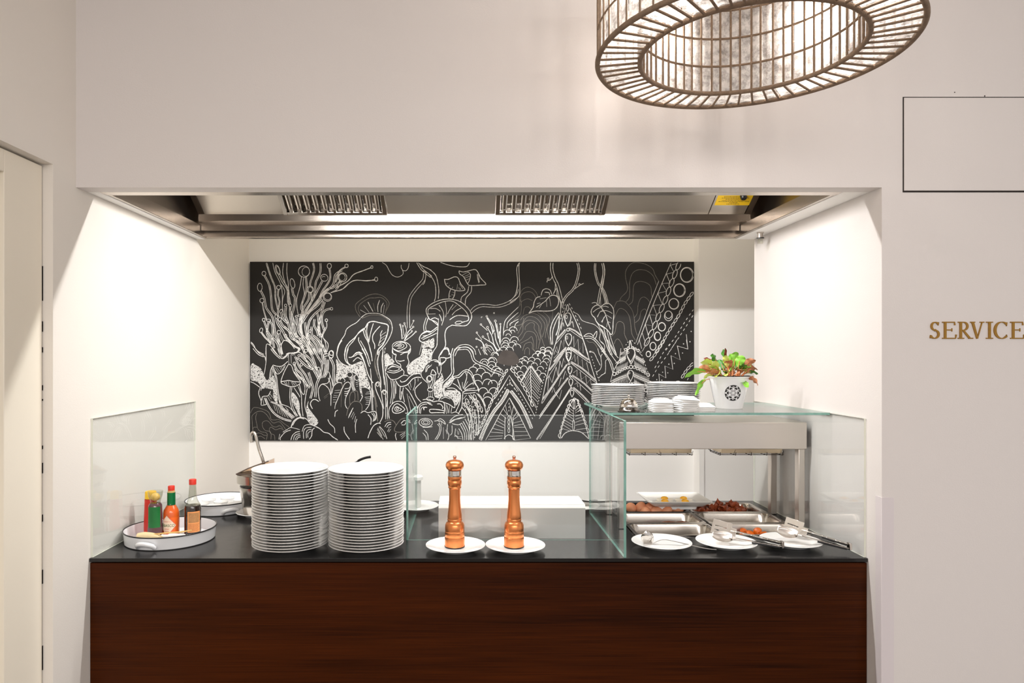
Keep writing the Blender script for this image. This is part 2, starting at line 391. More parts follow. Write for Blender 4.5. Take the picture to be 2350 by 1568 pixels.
M['bright'] = mat('satin_steel', srgb(205,198,188), 0.33, 1.0, bump=0.05, bscale=50)
for i in (0, 2, 4, 5):
    b = MB(); slab(b, xs[i]+.0015, xs[i+1]-.0015, 0, 1, 0, .004); b.build('filter_bank_panel', M['bright'], hd, bevel=.001)
for (x0, x1) in fx:
    b = MB(); slab(b, x0, x0+.018, 0, 1, 0, .010); slab(b, x1-.018, x1, 0, 1, 0, .010); slab(b, x0+.018, x1-.018, 0, .03, 0, .010)
    slab(b, x0+.018, x1-.018, .97, 1, 0, .010)
    b.build('grease_filter_frame', M['polish'], hd, bevel=.0015)
    b = MB(); n = 11; w = (x1-x0-.036)/n
    for i in range(n):
        c = x0+.018+(i+.5)*w
        prof = [(-.36,-.010),(-.30,.004),(-.16,.009),(.0,.0105),(.16,.009),(.30,.004),(.36,-.010)]
        vs = []; fs = []
        for tt in (.03, .97):
            for u, o in prof: vs.append(FP(c+u*w, tt, o))
        k = len(prof)
        for j in range(k-1): fs.append((j, j+1, k+j+1, k+j))
        b.add(vs, fs)
        slab(b, c+.36*w, c+.64*w if i < n-1 else c+.5*w, .03, .97, -.022, -.018)
        # drain tongue at the low end
        slab(b, c-.12*w, c+.12*w, .03, .06, .006, .013)
    b.build('baffles', M['polish'], hd)
M['dksteel'] = mat('dark_steel', srgb(120,108,98), .3, 1.0)
for s, x in ((1, -1.160), (-1, 1.192)):
    b = MB(); slab(b, x, x+.025, 0, 1, -.004, .004); b.build('side_channel', M['dksteel'], hd, bevel=.001)
# lamp inside
b = MB(); b.tube([(-.70, LAMP_Y-oy, LAMP_Z+.012-oz), (.76, LAMP_Y-oy, LAMP_Z+.012-oz)], .013, 16); b.build('fluorescent_tube', M['tube'], hd)
hb('lamp_housing', M['steelhood'], [(-.78, .84, 2.32, 2.40, .83, .88)], bevel=.002)
# yellow warning label on the filter bank
M['yellow'] = mat('yellow_label', srgb(250,205,30), 0.35)
b = MB(); lx0, lx1 = px(1644, 2.87), px(1644, 2.87)+.146
slab(b, lx0, lx1, .098, .245, .0045, .0052); wl = b.build('warning_label', M['yellow'], hd, smooth=False); wl['label'] = 'yellow printed warning sticker'
M['ink'] = mat('black_ink', srgb(25,22,20), 0.5)
random.seed(9)
b = MB()
for k, tt in enumerate([.182,.170,.158,.146,.134,.122,.110]):
    wdt = [.095,.11,.075,.10,.125,.03,.05][k]; x = (lx0+lx1)/2-wdt/2
    while x < (lx0+lx1)/2+wdt/2:
        l = random.uniform(.003,.010); slab(b, x, x+l, tt, tt+.0035, .0054, .0056); x += l+.002
b.build('small_print', M['ink'], wl, smooth=False)
def text_mesh(s, size, name, m, parent, mw, extrude=0.0):
    c = bpy.data.curves.new(name, 'FONT'); c.body = s; c.size = size; c.align_x = 'CENTER'; c.align_y = 'CENTER'; c.extrude = extrude
    o = bpy.data.objects.new(name+'_src', c); scene.collection.objects.link(o)
    bpy.context.view_layer.update(); dg = bpy.context.evaluated_depsgraph_get()
    me = bpy.data.meshes.new_from_object(o.evaluated_get(dg)); bpy.data.objects.remove(o)
    for v in me.vertices: v.co = mw @ v.co
    me.materials.clear(); me.materials.append(m)
    r = bpy.data.objects.new(name, me); scene.collection.objects.link(r)
    if parent: r.parent = parent
    return r
rot = Matrix((ax, at, ax.cross(at))).transposed().to_4x4()
text_mesh('ACHTUNG! ATTENTION!', .0110, 'heading', M['ink'], wl, Matrix.Translation(FP((lx0+lx1)/2, .205, .0054)) @ rot)
# black knob
b = MB(); b.lathe([(0.0,0),(.011,0),(.013,.006),(.013,.020),(.010,.024),(0.0001,.025)], 20)
kn = b.build('hood_knob', M['black'], smooth=True)
kn.parent = hd; kn.matrix_local = Matrix.Translation(FP(px(1703,2.85), .205, .0055)) @ Matrix((ax, at*-1, an)).transposed().to_4x4()
# sprinkler / sensor
tsn = thing('hanging_sensor', 'small clear glass sensor with black clip under the hood corner', 'sensor', (px(1745,2.86), 2.86, EYE+.517))
b = MB(); b.lathe([(.0001,0),(.014,0),(.014,-.003),(.011,-.004),(.0101,-.022),(.0001,-.022)][::-1], 20); b.build('mount', M['steel'], tsn)
b = MB(); b.lathe([(.0001,-.026),(.0150,-.026),(.0150,-.022),(.0001,-.022)], 20); b.build('clip', M['black'], tsn)
b = MB(); b.lathe([(.0001,-.048),(.011,-.048),(.012,-.046),(.012,-.027),(.0105,-.027),(.0105,-.045),(.0001,-.046)], 20); b.build('glass_vial', M['bottleglass'], tsn)

# ================================================================ GLASS
GT = EYE-0.207
def pane(name, x0, x1, y0, y1, z0, z1, axis, label, cat='glass pane', m='glass', bv=0):
    b = MB(); b.box(x0, x1, y0, y1, z0, z1)
    face = {'z': (0,1), 'y': (2,4), 'x': (3,5)}[axis]
    b.m = [0 if i in face else 1 for i in range(6)]
    if axis == 'y': b.m[1] = 2
    return tag(b.build(name, [M[m], M['glassedge'] if m == 'glass' else M['edgepale'], M['edgelit']], smooth=False), label, cat)
M['edgelit'] = mat('hood_lit_glass_edge', srgb(236,240,236), 0.2)  # hood light reflected on the front pane's top edge, put into the colour
M['edgepale'] = mat('polished_glass_edge', srgb(226,228,214), 0.15)
pane('side_glass_panel', XL+.0015, XL+.0075, 2.176, 2.998, TOP+.0003, EYE-.2, 'x', 'clear glass splash panel along the left niche wall', m='glassw')
pane('side_glass_panel', XR-.0075, XR-.0015, 2.176, 3.02, TOP+.0003, EYE-.2, 'x', 'clear glass splash panel along the right niche wall', m='glassw')
GX = .496
pane('screen_pane', GX, GX+.008, 2.174, 2.796, TOP+.0003, GT, 'x', 'upright glass side pane with green edge reaching the counter front', m='glass')
pane('screen_pane', -.214, GX-.0005, 2.380, 2.386, TOP+.0003, GT, 'y', 'front glass pane standing behind the copper pepper mills', m='glass')
pane('screen_pane', -.216, -.2085, 2.3865, 2.80, TOP+.0003, GT, 'x', 'left side glass pane of the display enclosure beside the plate stacks', m='glass')
SHZ = GT+.0085
pane('glass_shelf', GX-.002, XR-.008, 2.380, 2.90, GT+.0005, SHZ, 'z', 'horizontal glass shelf carrying plates, bell and salad pot', 'shelf')
# small steel shelf clip at the rear left
b = MB(); b.lathe([(.0001,0),(.011,0),(.011,.003),(.008,.006),(.0001,.006)], 20, (px(1374,2.86),2.865,SHZ)); 
tag(b.build('shelf_clip', M['steel']), 'small round steel clip at the rear left corner of the glass shelf', 'clip')

# ================================================================ HEAT LAMP GANTRY
g = thing('heated_gantry', 'brushed stainless steel heat lamp gantry above the food pans', 'gantry', (0, 2.52, TOP))
GZ0, GZ1 = EYE-.345-TOP, EYE-.246-TOP
b = MB(); b.box(.558, 1.252, 0, .285, GZ0, GZ1); b.build('hood_body', M['steel'], g, bevel=.003, segs=3)
for x in (.560, 1.226):
    for y in (.012, .242):
        b = MB(); b.box(x, x+.024, y, y+.030, 0.001, GZ0-.0005); b.build('leg', M['steel'], g, bevel=.002)
for a0, a1 in ((1438, 1578), (1642, 1782)):
    x0, x1 = px(a0, 2.62), px(a1, 2.62)
    b = MB()
    pr = [(.0,.0),(.006,-.022),(.10,-.022),(.106,.0)]
    vs = [(x, .05+y, GZ0+z-.0005) for x in (x0+.006, x1) for y, z in pr]
    b.add(vs, [(0,1,5,4),(1,2,6,5),(2,3,7,6),(0,3,2,1),(4,5,6,7)])
    u = b.build('heater', mat('heater_reflector', srgb(214,196,168), .3, 1.0), g, smooth=False)
    b = MB()
    for y in (.05, .075, .10, .13, .156):
        b.tube([(x0-.008, y, GZ0-.020), (x0+.002, y, GZ0-.028), (x1+.004, y, GZ0-.028), (x1+.004, y, GZ0-.012)], .0011, 6)
    for k in range(5):
        xx = x0+.0+(x1-x0)*k/4
        b.tube([(xx, .048, GZ0-.018), (xx, .05, GZ0-.0295), (xx, .156, GZ0-.0295), (xx, .158, GZ0-.018)], .0013, 6)
    gd = b.build('wire_guard', mat('wire', srgb(70,62,56), .4, .8), u)
    b = MB(); b.tube([(x0+.01, .10, GZ0-.012), (x1-.004, .10, GZ0-.012)], .006, 12)
    b.build('heating_rod', mat('quartz_rod', srgb(235,220,196), .3), u)
    # guards hang from the gantry

# ================================================================ FOOD PANS
random.seed(2)
CX = [(WX0+.001, .914), (.916, WX1-.001)]
RY = [(2.784, 2.967), (2.605, 2.783), (2.426, 2.604)]
M['blackpan'] = mat('black_enamel', srgb(34,34,36), .25)
def pan(label, x0, x1, y0, y1, m):
    cx, cy = (x0+x1)/2, (y0+y1)/2; hw, hd_ = (x1-x0)/2, (y1-y0)/2
    def ring(inx, iny, z, r, n=6):
        out = []
        for (sx, sy, a0) in ((1,1,0),(-1,1,90),(-1,-1,180),(1,-1,270)):
            for k in range(n+1):
                a = math.radians(a0+90*k/n)
                out.append((sx*(inx-r)+r*math.cos(a), sy*(iny-r)+r*math.sin(a), z))
        return out
    rings = [ring(hw-.001, hd_-.001, .001, .008), ring(hw-.001, hd_-.001, .004, .008), ring(hw-.007, hd_-.007, .0062, .012), ring(hw-.013, hd_-.013, .0045, .028),
             ring(hw-.016, hd_-.016, -.004, .034), ring(hw-.021, hd_-.021, -.052, .030), ring(hw-.030, hd_-.030, -.058, .024)]
    b = MB(); k = len(rings[0]); vs = [v for r in rings for v in r]; fs = []
    for i in range(len(rings)-1):
        for j in range(k): fs.append((i*k+j, i*k+(j+1)%k, (i+1)*k+(j+1)%k, (i+1)*k+j))
    fs.append(tuple((len(rings)-1)*k+j for j in range(k)))
    b.add(vs, fs)
    return tag(b.build('food_pan', m, None, (cx, cy, TOP)), label, 'food pan', 'pans in the hot counter')
pan('black food pan filled with brown eggs', *CX[0], *RY[0], M['blackpan'])
pan('steel food pan just in front of the black egg pan', *CX[0], *RY[1], M['panst'])
pan('steel food pan behind the plate with the serving spoon', *CX[0], *RY[2], M['panst'])
pan('steel food pan full of dark crispy bacon', *CX[1], *RY[0], M['panst'])
pan('steel food pan in front of the bacon pan, right column', *CX[1], *RY[1], M['panst'])
pan('steel food pan holding orange vegetables behind the tongs', *CX[1], *RY[2], M['panst'])
M['egg'] = mat('brown_eggshell', srgb(230,156,116), .45, bump=.05, bscale=200, var=.15, vscale=30)
pos = [(1448,1176),(1470,1177),(1493,1176),(1515,1175),(1538,1174),(1553,1177),(1481,1180),(1528,1179),(1505,1181)]
names = ['brown egg at the left end of the black pan','brown egg second from the left in the back row','brown egg in the middle of the back row','brown egg right of the middle in the back row','tall brown egg near the right end of the back row','brown egg at the far right end of the black pan','low brown egg in the front row, left one','low brown egg in the front row, right one','low brown egg in the front row, middle one']
for i, (ex, ey) in enumerate(pos):
    D = 2.86 if i < 6 else 2.832
    if i == 5: D = 2.845
    b = MB(); prof = [(max(1e-5,math.sin(PI*k/14))*.0215, -math.cos(PI*k/14)*.028*(1.08 if k > 7 else .95)) for k in range(15)]
    b.lathe(prof, 24)
    zc = TOP+(.006 if i < 6 else -.004)
    o = b.build('egg', M['egg'], None, (px(ex, D), D, zc)); o.rotation_euler = (random.uniform(.9,1.7), random.uniform(-.5,.5), random.uniform(0,3))
    tag(o, names[i], 'egg', 'boiled eggs in the black pan')
# eggs beneath, filling the pan
M['bacon'] = mat('crispy_bacon', srgb(196,92,46), .42, bump=.5, bscale=80, var=.85, vscale=45)
for i in range(20):
    b = MB(); L_ = random.uniform(.055,.085); ph = random.uniform(0,6); w_ = random.uniform(.010,.015); am = random.uniform(.004,.008)
    b.grid(lambda u, v: ((u-.5)*L_, (v-.5)*w_*2+.003*math.sin(9*u+ph), am*math.sin(u*17+ph)+.004*math.sin(v*4+u*9)), 22, 3)
    o = b.build('bacon_strip', M['bacon'], None, (CX[1][0]+.05+.205*((i*7)%20)/20+random.uniform(-.006,.006), RY[0][0]+.045+.09*random.random(), TOP+random.uniform(-.012,.008)), solid=.0022)
    o.rotation_euler = (random.uniform(-.9,.9), random.uniform(-.8,.8), random.uniform(-1.6,1.6))
    tag(o, 'dark crispy bacon strip piled in the steel pan', 'bacon', 'bacon strips piled in the pan')
M['carrot'] = mat('roast_carrot', srgb(244,116,22), .35, var=.3, vscale=60); M['herb'] = mat('green_herb', srgb(70,92,30), .5)
for i, (vx, vy) in enumerate([(1703,1219),(1711,1223),(1718,1219),(1727,1221),(1734,1219),(1742,1222),(1750,1218)]):
    D = 2.50; b = MB(); b.lathe([(.0001,-.006),(.010,-.005),(.014,0),(.010,.005),(.0001,.006)], 14, sx=1.1)
    o = b.build('carrot_slice', M['carrot'], None, (px(vx,D), D+random.uniform(-.015,.02), TOP-.012+random.uniform(0,.012))); o.rotation_euler = (random.uniform(-1,1), random.uniform(-1,1), 0)
    tag(o, 'orange roasted carrot slice in the front right pan, %s' % ('leftmost','second from the left','third from the left','middle of the row of seven' if False else 'fourth from the left','third from the right','second from the right','rightmost')[i], 'vegetable', 'carrot slices in the pan')
b = MB(); b.grid(lambda u, v: ((u-.5)*.03, (v-.5)*.014*math.sin(PI*max(.05,min(.95,u))), .004*math.sin(5*u)), 10, 4)
tag(b.build('herb_sprig', M['herb'], None, (px(1690,2.5), 2.5, TOP-.008), solid=.001), 'dark green herb leaf beside the carrot slices', 'herb')
M['saus'] = mat('browned_sausage', srgb(140,74,44), .35, var=.4, vscale=50)
for i, vx in enumerate((1535, 1567)):
    b = MB(); b.tube([(-.03,0,0),(-.024,0,.002),(0,0,.004),(.024,0,.002),(.03,0,0)], [.002,.009,.010,.009,.002], 14)
    tag(b.build('sausage', M['saus'], None, (px(vx,2.66), 2.665, TOP-.016)), ['browned sausage half, left of two in the middle pan','browned sausage half, right of two in the middle pan'][i], 'sausage', 'sausages in the middle pan')
for i, sx in enumerate((-1, 1)): pass
# square plate with fried eggs
sq = thing('square_plate', 'square white plate of fried eggs resting on the back pans', 'plate', (.868, 2.885, TOP+.0068))
def sqring(hx, hy, z, r=.012, n=5):
    o = []
    for (sx, sy, a0) in ((1,1,0),(-1,1,90),(-1,-1,180),(1,-1,270)):
        for k in range(n+1):
            a = math.radians(a0+90*k/n); o.append((sx*(hx-r)+r*math.cos(a), sy*(hy-r)+r*math.sin(a), z))
    return o
rr = [sqring(.075,.055,.0),sqring(.080,.060,.0),sqring(.084,.062,.0118),sqring(.104,.078,.0165),sqring(.130,.100,.036),sqring(.133,.103,.0388),sqring(.130,.100,.0402),sqring(.103,.078,.0225),sqring(.093,.068,.0205)]
b = MB(); k = len(rr[0]); fs = []
for i in range(len(rr)-1):
    for j in range(k): fs.append((i*k+j, i*k+(j+1)%k, (i+1)*k+(j+1)%k, (i+1)*k+j))
fs.append(tuple((len(rr)-1)*k+j for j in range(k))); fs.append(tuple(range(k))[::-1])
b.add([v for r in rr for v in r], fs); b.build('dish', M['porcelain'], sq)
sq.rotation_euler = (0, 0, 0)
M['eggwhite'] = mat('fried_egg_white', srgb(246,240,226), .25); M['yolk'] = mat('egg_yolk', srgb(252,184,24), .18)
for i, (fx_, fy_, nm) in enumerate([(1509,1152,'front left'),(1563,1151,'front right'),(1534,1140,'back left'),(1585,1139,'back right')]):
    D = 2.860 if i < 2 else 2.918
    t = thing('fried_egg', 'fried egg with yellow yolk, %s on the square plate' % nm, 'fried egg', (.868+(-.045,.040,-.030,.052)[i], D, TOP+.0290), 0, 'fried eggs on the square plate')
    b = MB(); n = 28; vs = [(0,0,.004)]+[((.030+.004*math.sin(3*a+i))*math.cos(a)*1.12, (.026+.003*math.sin(2*a))*math.sin(a), .0032) for a in [2*PI*q/n for q in range(n)]]
    vs += [((.033+.004*math.sin(3*a+i))*math.cos(a)*1.12, (.029+.003*math.sin(2*a))*math.sin(a), -.001) for a in [2*PI*q/n for q in range(n)]]
    b.add(vs, [(0,1+q,1+(q+1)%n) for q in range(n)]+[(1+q,1+n+q,1+n+(q+1)%n,1+(q+1)%n) for q in range(n)]); b.build('egg_white', M['eggwhite'], t)
    b = MB(); b.lathe([(.0155,0),(.0145,.005),(.010,.0085),(.005,.0098),(.0001,.010)], 24, (.002,0,.003)); b.build('yolk', M['yolk'], t)

# ================================================================ PLATES
def plate_mesh(r, zs=1):
    return [(a, c*zs) for a, c in plate_prof(r)]
def plate_prof(r):
    k = r/.125; f = max(k, .85)
    return [(0.0001,.004),(.066*k,.004),(.070*k,0),(.073*k,.0005),(.077*k,.0042),(.090*k,.0122*f),(.1238*k,.0198*f),(.1255*k,.0210*f),(.1252*k,.0222*f),(.1240*k,.0228*f),
            (.121*k,.0222*f),(.088*k,.0150*f),(.080*k,.0104),(.06*k,.0102),(.0001,.0102)]
def plate(r, loc, label, group, cat='plate', nm='dinner_plate', zs=1):
    b = MB(); b.lathe(plate_mesh(r, zs), 72)
    return tag(b.build(nm, M['porcelain'], None, loc), label, cat, group)
ORD = ['topmost','second','third','fourth','fifth','sixth','seventh','eighth','ninth','tenth','eleventh','twelfth','thirteenth','fourteenth','fifteenth','sixteenth','seventeenth','eighteenth','nineteenth','twentieth','twenty-first','twenty-second','twenty-third','twenty-fourth','twenty-fifth','twenty-sixth','twenty-seventh','twenty-eighth','twenty-ninth']
def nth(i, n):
    return 'topmost' if i == 0 else ('lowest' if i == n-1 else ORD[i]+' from the top')
def stack(first, x, y, z, n, pitch, label, group, jit=.0012, cx=None):
    for i in range(n):                       # i = 0 is the lowest
        loc = (x+random.uniform(-jit,jit), y+random.uniform(-jit,jit), z+i*pitch)
        L_ = '%s, %s' % (label, nth(n-1-i, n))
        if first is not None and i == 0: o = first; o.location = loc
        else: o = src.copy(); scene.collection.objects.link(o); o.location = loc
        o.rotation_euler = (0, 0, random.uniform(0, 6)); o['label'] = L_; o['group'] = group; o['category'] = 'plate'
        if i == 0: src = o
    return o
NP = 28
p0 = plate(.125, (0,0,0), 'x', 'g', zs=.88); src_plate = p0
PITCH = .0105
D_ = 2.292
stack(p0, -.596, D_, TOP+.0002, NP, .0092, 'large white dinner plate in the tall stack nearest the sauces', 'plates in the left tall stack')
p1 = p0.copy(); scene.collection.objects.link(p1)
stack(p1, -.341, D_, TOP+.0002, NP, .0092, 'large white dinner plate in the tall stack beside the glass screen', 'plates in the right tall stack')
# shelf stacks
q0 = plate(.102, (0,0,0), 'x', 'g', nm='side_plate', zs=.66)
stack(q0, px(1418,2.66), 2.66, SHZ+.0003, 12, .0068, 'white side plate on the glass shelf behind the bell', 'side plates behind the bell', .001)
q1 = q0.copy(); scene.collection.objects.link(q1)
stack(q1, px(1550,2.64)+.004, 2.68, SHZ+.0003, 13, .0068, 'white side plate on the glass shelf behind the small bowls', 'side plates behind the small bowls', .001)
# single small plates
s0 = plate(.0985, (-.041, 2.262, TOP+.0002), 'small white plate under the left copper pepper mill', 'small plates on the counter', nm='small_plate')
def splate(x, y, label, cat='plate'):
    o = s0.copy(); scene.collection.objects.link(o); o.location = (x, y, TOP+.0002); o['label'] = label; return o
splate(.157, 2.262, 'small white plate under the right copper pepper mill')
splate(.652, 2.300, 'small white plate with the steel serving spoon')
splate(.872, 2.305, 'small white plate under the middle pair of tongs')
splate(1.096, 2.318, 'small white plate under the tongs nearest the right wall')
splate(-.222, 2.855, 'small white plate under the white canister behind the glass')
splate(px(1322,2.87), 2.87, 'small white plate with black handled utensils behind the steel box')

# ================================================================ PEPPER MILLS
def mill(x, y, label):
    t = thing('pepper_mill', label, 'pepper mill', (x, y, TOP+.0106), 0, 'copper pepper mills'); t.scale = (1, 1, .965)
    b = MB(); b.lathe([(.0001,0),(.0335,0),(.0338,.004),(.0001,.0045)], 40); b.build('base_ring', M['rimblack'], t)
    prof = [(.0331,.0042),(.0333,.030),(.0328,.0345),(.0318,.0355),(.0328,.037),(.0325,.052),(.0312,.0535),(.0318,.0555),(.0322,.064),(.0315,.076),(.0285,.083),
            (.0235,.087),(.0232,.090),(.0245,.092),(.0245,.0955),(.0232,.0975),(.0240,.102),(.0228,.115),(.0205,.135),(.0190,.160),(.0186,.185),(.0190,.200),
            (.0215,.203),(.0215,.206),(.0205,.208),(.0225,.213),(.0235,.220),(.0230,.226),(.0215,.229),(.0226,.232),(.0230,.238),(.0225,.242),(.0001,.242)]
    b = MB(); b.lathe(prof, 48); b.build('body', M['copper'], t)
    b = MB(); b.lathe([(.0001,.2422),(.0220,.2422),(.0222,.2440),(.0212,.2445),(.0214,.2460),(.0222,.2465),(.0222,.2620),(.0212,.2625),(.0001,.2625)], 40); b.build('collar', M['polish'], t)
    b = MB(); b.lathe([(.0001,.2627),(.020,.2627),(.026,.267),(.0300,.275),(.0302,.282),(.0270,.290),(.020,.2955),(.010,.2980),(.0062,.2990),(.0001,.2992)], 48); b.build('cap', M['copper'], t)
    b = MB(); b.lathe([(.0001,.2990),(.0040,.2990),(.0036,.3015),(.0052,.3040),(.0060,.3075),(.0052,.3108),(.003,.3125),(.0001,.3130)], 24); b.build('finial', mat('pink_copper', srgb(226,170,150), .2, 1.0), t)
    return t
mill(px(1043.5,2.255), 2.262, 'copper pepper mill on a small plate, left of two')
m2 = mill(px(1180,2.255), 2.262, 'copper pepper mill on a small plate, right of two')
m2.rotation_euler = (0,0,.7)

# ================================================================ STEEL BOX
bx = thing('steel_box', 'low stainless steel box behind the glass front pane', 'box', (px(1174,2.42), 2.398, TOP+.0003))
b = MB(); hw = px(1341,2.42)-px(1174,2.42)
vs = [(-hw,0,0),(hw,0,0),(hw,.15,0),(-hw,.15,0),(-hw,0,.108),(hw,0,.108),(hw,.125,.116),(-hw,.125,.116),(-hw,.006,.1135),(hw,.006,.1135),(hw,.15,.116),(-hw,.15,.116)]
b.add(vs, [(0,1,5,4),(4,5,9,8),(8,9,10,11),(1,2,10,9,5),(0,4,8,11,3),(3,11,10,2),(0,3,2,1)])
b.build('casing', mat('satin_box_steel', srgb(214,212,209), .5, .75, bump=.05, bscale=60, stretch=(1,1,30)), bx, smooth=False)
b = MB(); b.box(-hw, hw, .004, .150, .1163, .1193); b.add([(-hw,-.0012,.1075),(hw,-.0012,.1075),(hw,.0045,.1163),(-hw,.0045,.1163),(hw,.0045,.1193),(-hw,.0045,.1193)], [(0,1,2,3),(0,3,5),(1,4,2),(0,5,4,1)]); b.build('white_top', M['white'], bx, smooth=False)

# ================================================================ SHELF ITEMS
bell = thing('service_bell', 'chrome domed service bell on the glass shelf', 'bell', (px(1446,2.43), 2.45, SHZ+.0002))
b = MB(); b.lathe([(.0001,0),(.0385,0),(.0392,.003),(.036,.005),(.034,.010),(.031,.014),(.0001,.014)], 40); b.build('base', mat('dark_chrome', srgb(120,116,112), .18, 1.0), bell)
b = MB(); b.lathe([(.0325,.015),(.0328,.018),(.031,.026),(.027,.035),(.020,.042),(.011,.0455),(.0001,.0462)], 40); b.build('dome', M['polish'], bell)
b = MB(); b.lathe([(.0035,.046),(.003,.052),(.0048,.055),(.004,.059),(.0001,.0598)], 16); b.build('plunger', M['polish'], bell)
def bowl_mesh():
    rr = []
    for h, z, r in ((.020,.0,.009),(.022,.0,.009),(.0265,.0035,.010),(.037,.012,.008),(.0385,.0135,.008),(.037,.0147,.008),(.027,.0065,.010),(.0001+.022,.0035,.009)):
        rr.append(sqring(h, h, z, min(r, h*.6)))
    b = MB(); k = len(rr[0]); fs = []
    for i in range(len(rr)-1):
        for j in range(k): fs.append((i*k+j, i*k+(j+1)%k, (i+1)*k+(j+1)%k, (i+1)*k+j))
    fs.append(tuple((len(rr)-1)*k+j for j in range(k))); fs.append(tuple(range(k))[::-1])
    b.add([v for r in rr for v in r], fs); return b
w0 = bowl_mesh().build('small_square_dish', M['porcelain'])
first = True
for si, (sx, nn, lab, dz) in enumerate([(1519, 6, 'upturned square white dish in the stack beside the bell', .0062), (1573, 7, 'upturned square white dish in the leaning middle stack', .0062), (1621, 3, 'upturned square white dish in the low stack by the pot', .0062)]):
    for i in range(nn):
        o = w0 if first else w0.copy()
        if not first: scene.collection.objects.link(o)
        first = False
        lean = (.0,-.006,0)[si]*i
        o.location = (px(sx, 2.44)+[0,.0012*i,0][si]+random.uniform(-.001,.001), 2.455+(.0,.0,.03)[si], SHZ+.0150+i*.0062+(.0,.001,0)[si]*i*.5)
        o.rotation_euler = (PI, (.0,.012*i,0)[si], random.uniform(-.06,.06)+(0,.25,.1)[si])
        tag(o, '%s, %s' % (lab, nth(nn-1-i, nn)), 'dish', 'small square dishes on the glass shelf')

# salad pot
pt = thing('salad_pot', 'white tapered pot with black round emblem full of lettuce leaves', 'potted plant', (px(1673,2.58), 2.58, SHZ+.0003))
R0, R1, HP = .0490, .0725, .122
b = MB(); b.lathe([(.0001,0),(R0-.003,0),(R0,.003),(R1-.001,HP-.006),(R1+.0025,HP-.005),(R1+.003,HP),(R1-.002,HP),(R1-.006,HP-.02),(R0-.002,.006),(.0001,.006)], 56)
b.build('pot', M['enamel'], pt)
b = MB(); b.tube([((R1+.0026)*math.cos(a), (R1+.0026)*math.sin(a), HP+.0004) for a in [2*PI*i/48 for i in range(48)]], .0014, 8, closed=True); b.build('rim', M['rimblack'], pt)
b = MB(); b.lathe([(.0001,HP-.022),(R1-.007,HP-.022),(R1-.0075,HP-.020),(.0001,HP-.012)], 32); b.build('soil', mat('dark_soil', srgb(60,42,28), .9, bump=.8), pt)
# emblem mapped onto the cone
A0 = math.radians(-97); ZC = .061; ER = .0295
def cone(u, v, off):                     # u,v in metres on the developed wall
    z = ZC+v; r = R0+(R1-R0)*z/HP+off; a = A0+u/r
    return (r*math.cos(a), r*math.sin(a), z)
b = MB(); n = 40
vs = [cone(0,0,.0006)]
for ring in (.5, 1.0):
    for i in range(n): vs.append(cone(ER*ring*math.cos(2*PI*i/n), ER*ring*math.sin(2*PI*i/n), .0006))
b.add(vs, [(0,1+i,1+(i+1)%n) for i in range(n)]+[(1+i,1+n+i,1+n+(i+1)%n,1+(i+1)%n) for i in range(n)])
em = b.build('emblem', M['ink'], pt)
b = MB()
def cline(pts, w, off=.0010):
    vs = []
    for i, p in enumerate(pts):
        q0 = pts[max(0,i-1)]; q1 = pts[min(len(pts)-1,i+1)]; dx, dy = q1[0]-q0[0], q1[1]-q0[1]; L_ = math.hypot(dx,dy) or 1
        for s in (-1,1): vs.append(cone(p[0]-dy/L_*w*s/2, p[1]+dx/L_*w*s/2, off))
    b.add(vs, [(2*i,2*i+1,2*i+3,2*i+2) for i in range(len(pts)-1)])
def inside(p, r): return math.hypot(*p) < r
cl = [(0,0)]+[(ER*.5*math.cos(PI/3*k+PI/6), ER*.5*math.sin(PI/3*k+PI/6)) for k in range(6)]+[(ER*.87*math.cos(PI/3*k), ER*.87*math.sin(PI/3*k)) for k in range(6)]
for c in cl:
    seg = []
    for i in range(33):
        p = (c[0]+ER*.5*math.cos(2*PI*i/32), c[1]+ER*.5*math.sin(2*PI*i/32))
        if inside(p, ER*.93): seg.append(p)
        elif len(seg) > 1: cline(seg, .0019); seg = []
        else: seg = []
    if len(seg) > 1: cline(seg, .0019)
for c in cl[1:]:
    b.add([cone(c[0]+.0032*math.cos(2*PI*i/10), c[1]+.0032*math.sin(2*PI*i/10), .0010) for i in range(10)], [tuple(range(10))])
b.build('emblem_tracery', M['enamel'], em)
# leaves
GR = [mat('leaf_green', srgb(140,206,66), .45, var=.5, vscale=40), mat('leaf_yellow', srgb(206,222,108), .45, var=.3, vscale=40),
      mat('leaf_red', srgb(214,142,100), .5, var=.6, vscale=50), mat('leaf_dark', srgb(72,140,42), .45, var=.3, vscale=40), mat('leaf_stalk', srgb(212,132,84), .5), mat('leaf_deepred', srgb(110,40,26), .5)]
random.seed(12)
fol = MB()
def leaf(bx_, tx, ty, w, mi, D0=None, curl=.3):
    D1 = D0 if D0 else 2.58
    base = Vector((px(bx_,2.58)-pt.location.x, random.uniform(-.03,.03), HP-.016))
    tip = P(tx, ty, D1)-pt.location
    mid = base.lerp(tip, .55)+Vector((0,0,.018+.02*abs(tip.x)/.1))
    def c(t): return base*(1-t)**2+mid*(2*t*(1-t))+tip*t*t
    fol.tube([c(t/8) for t in range(0, 6)], [.0016]*3+[.0013]*3, 6, 4)
    side = (tip-base).cross(Vector((0,1,.3))).normalized(); tw = random.uniform(-.7,.7)
    side = (side*math.cos(tw)+Vector((0,1,0))*math.sin(tw)).normalized()
    up = side.cross((tip-base).normalized())
    wv = random.uniform(0,6)
    def fn(u, v):
        t = .38+.62*u; s = (v-.5)*2
        ww = w*1.22*math.sin(PI*min(1,(u*.93+.05))**1.15)**.62
        p = c(t)+side*s*ww+up*(abs(s)*ww*curl+.0032*math.sin(15*u+wv)*s*s)
        return p
    fol.grid(fn, 12, 6, mi)
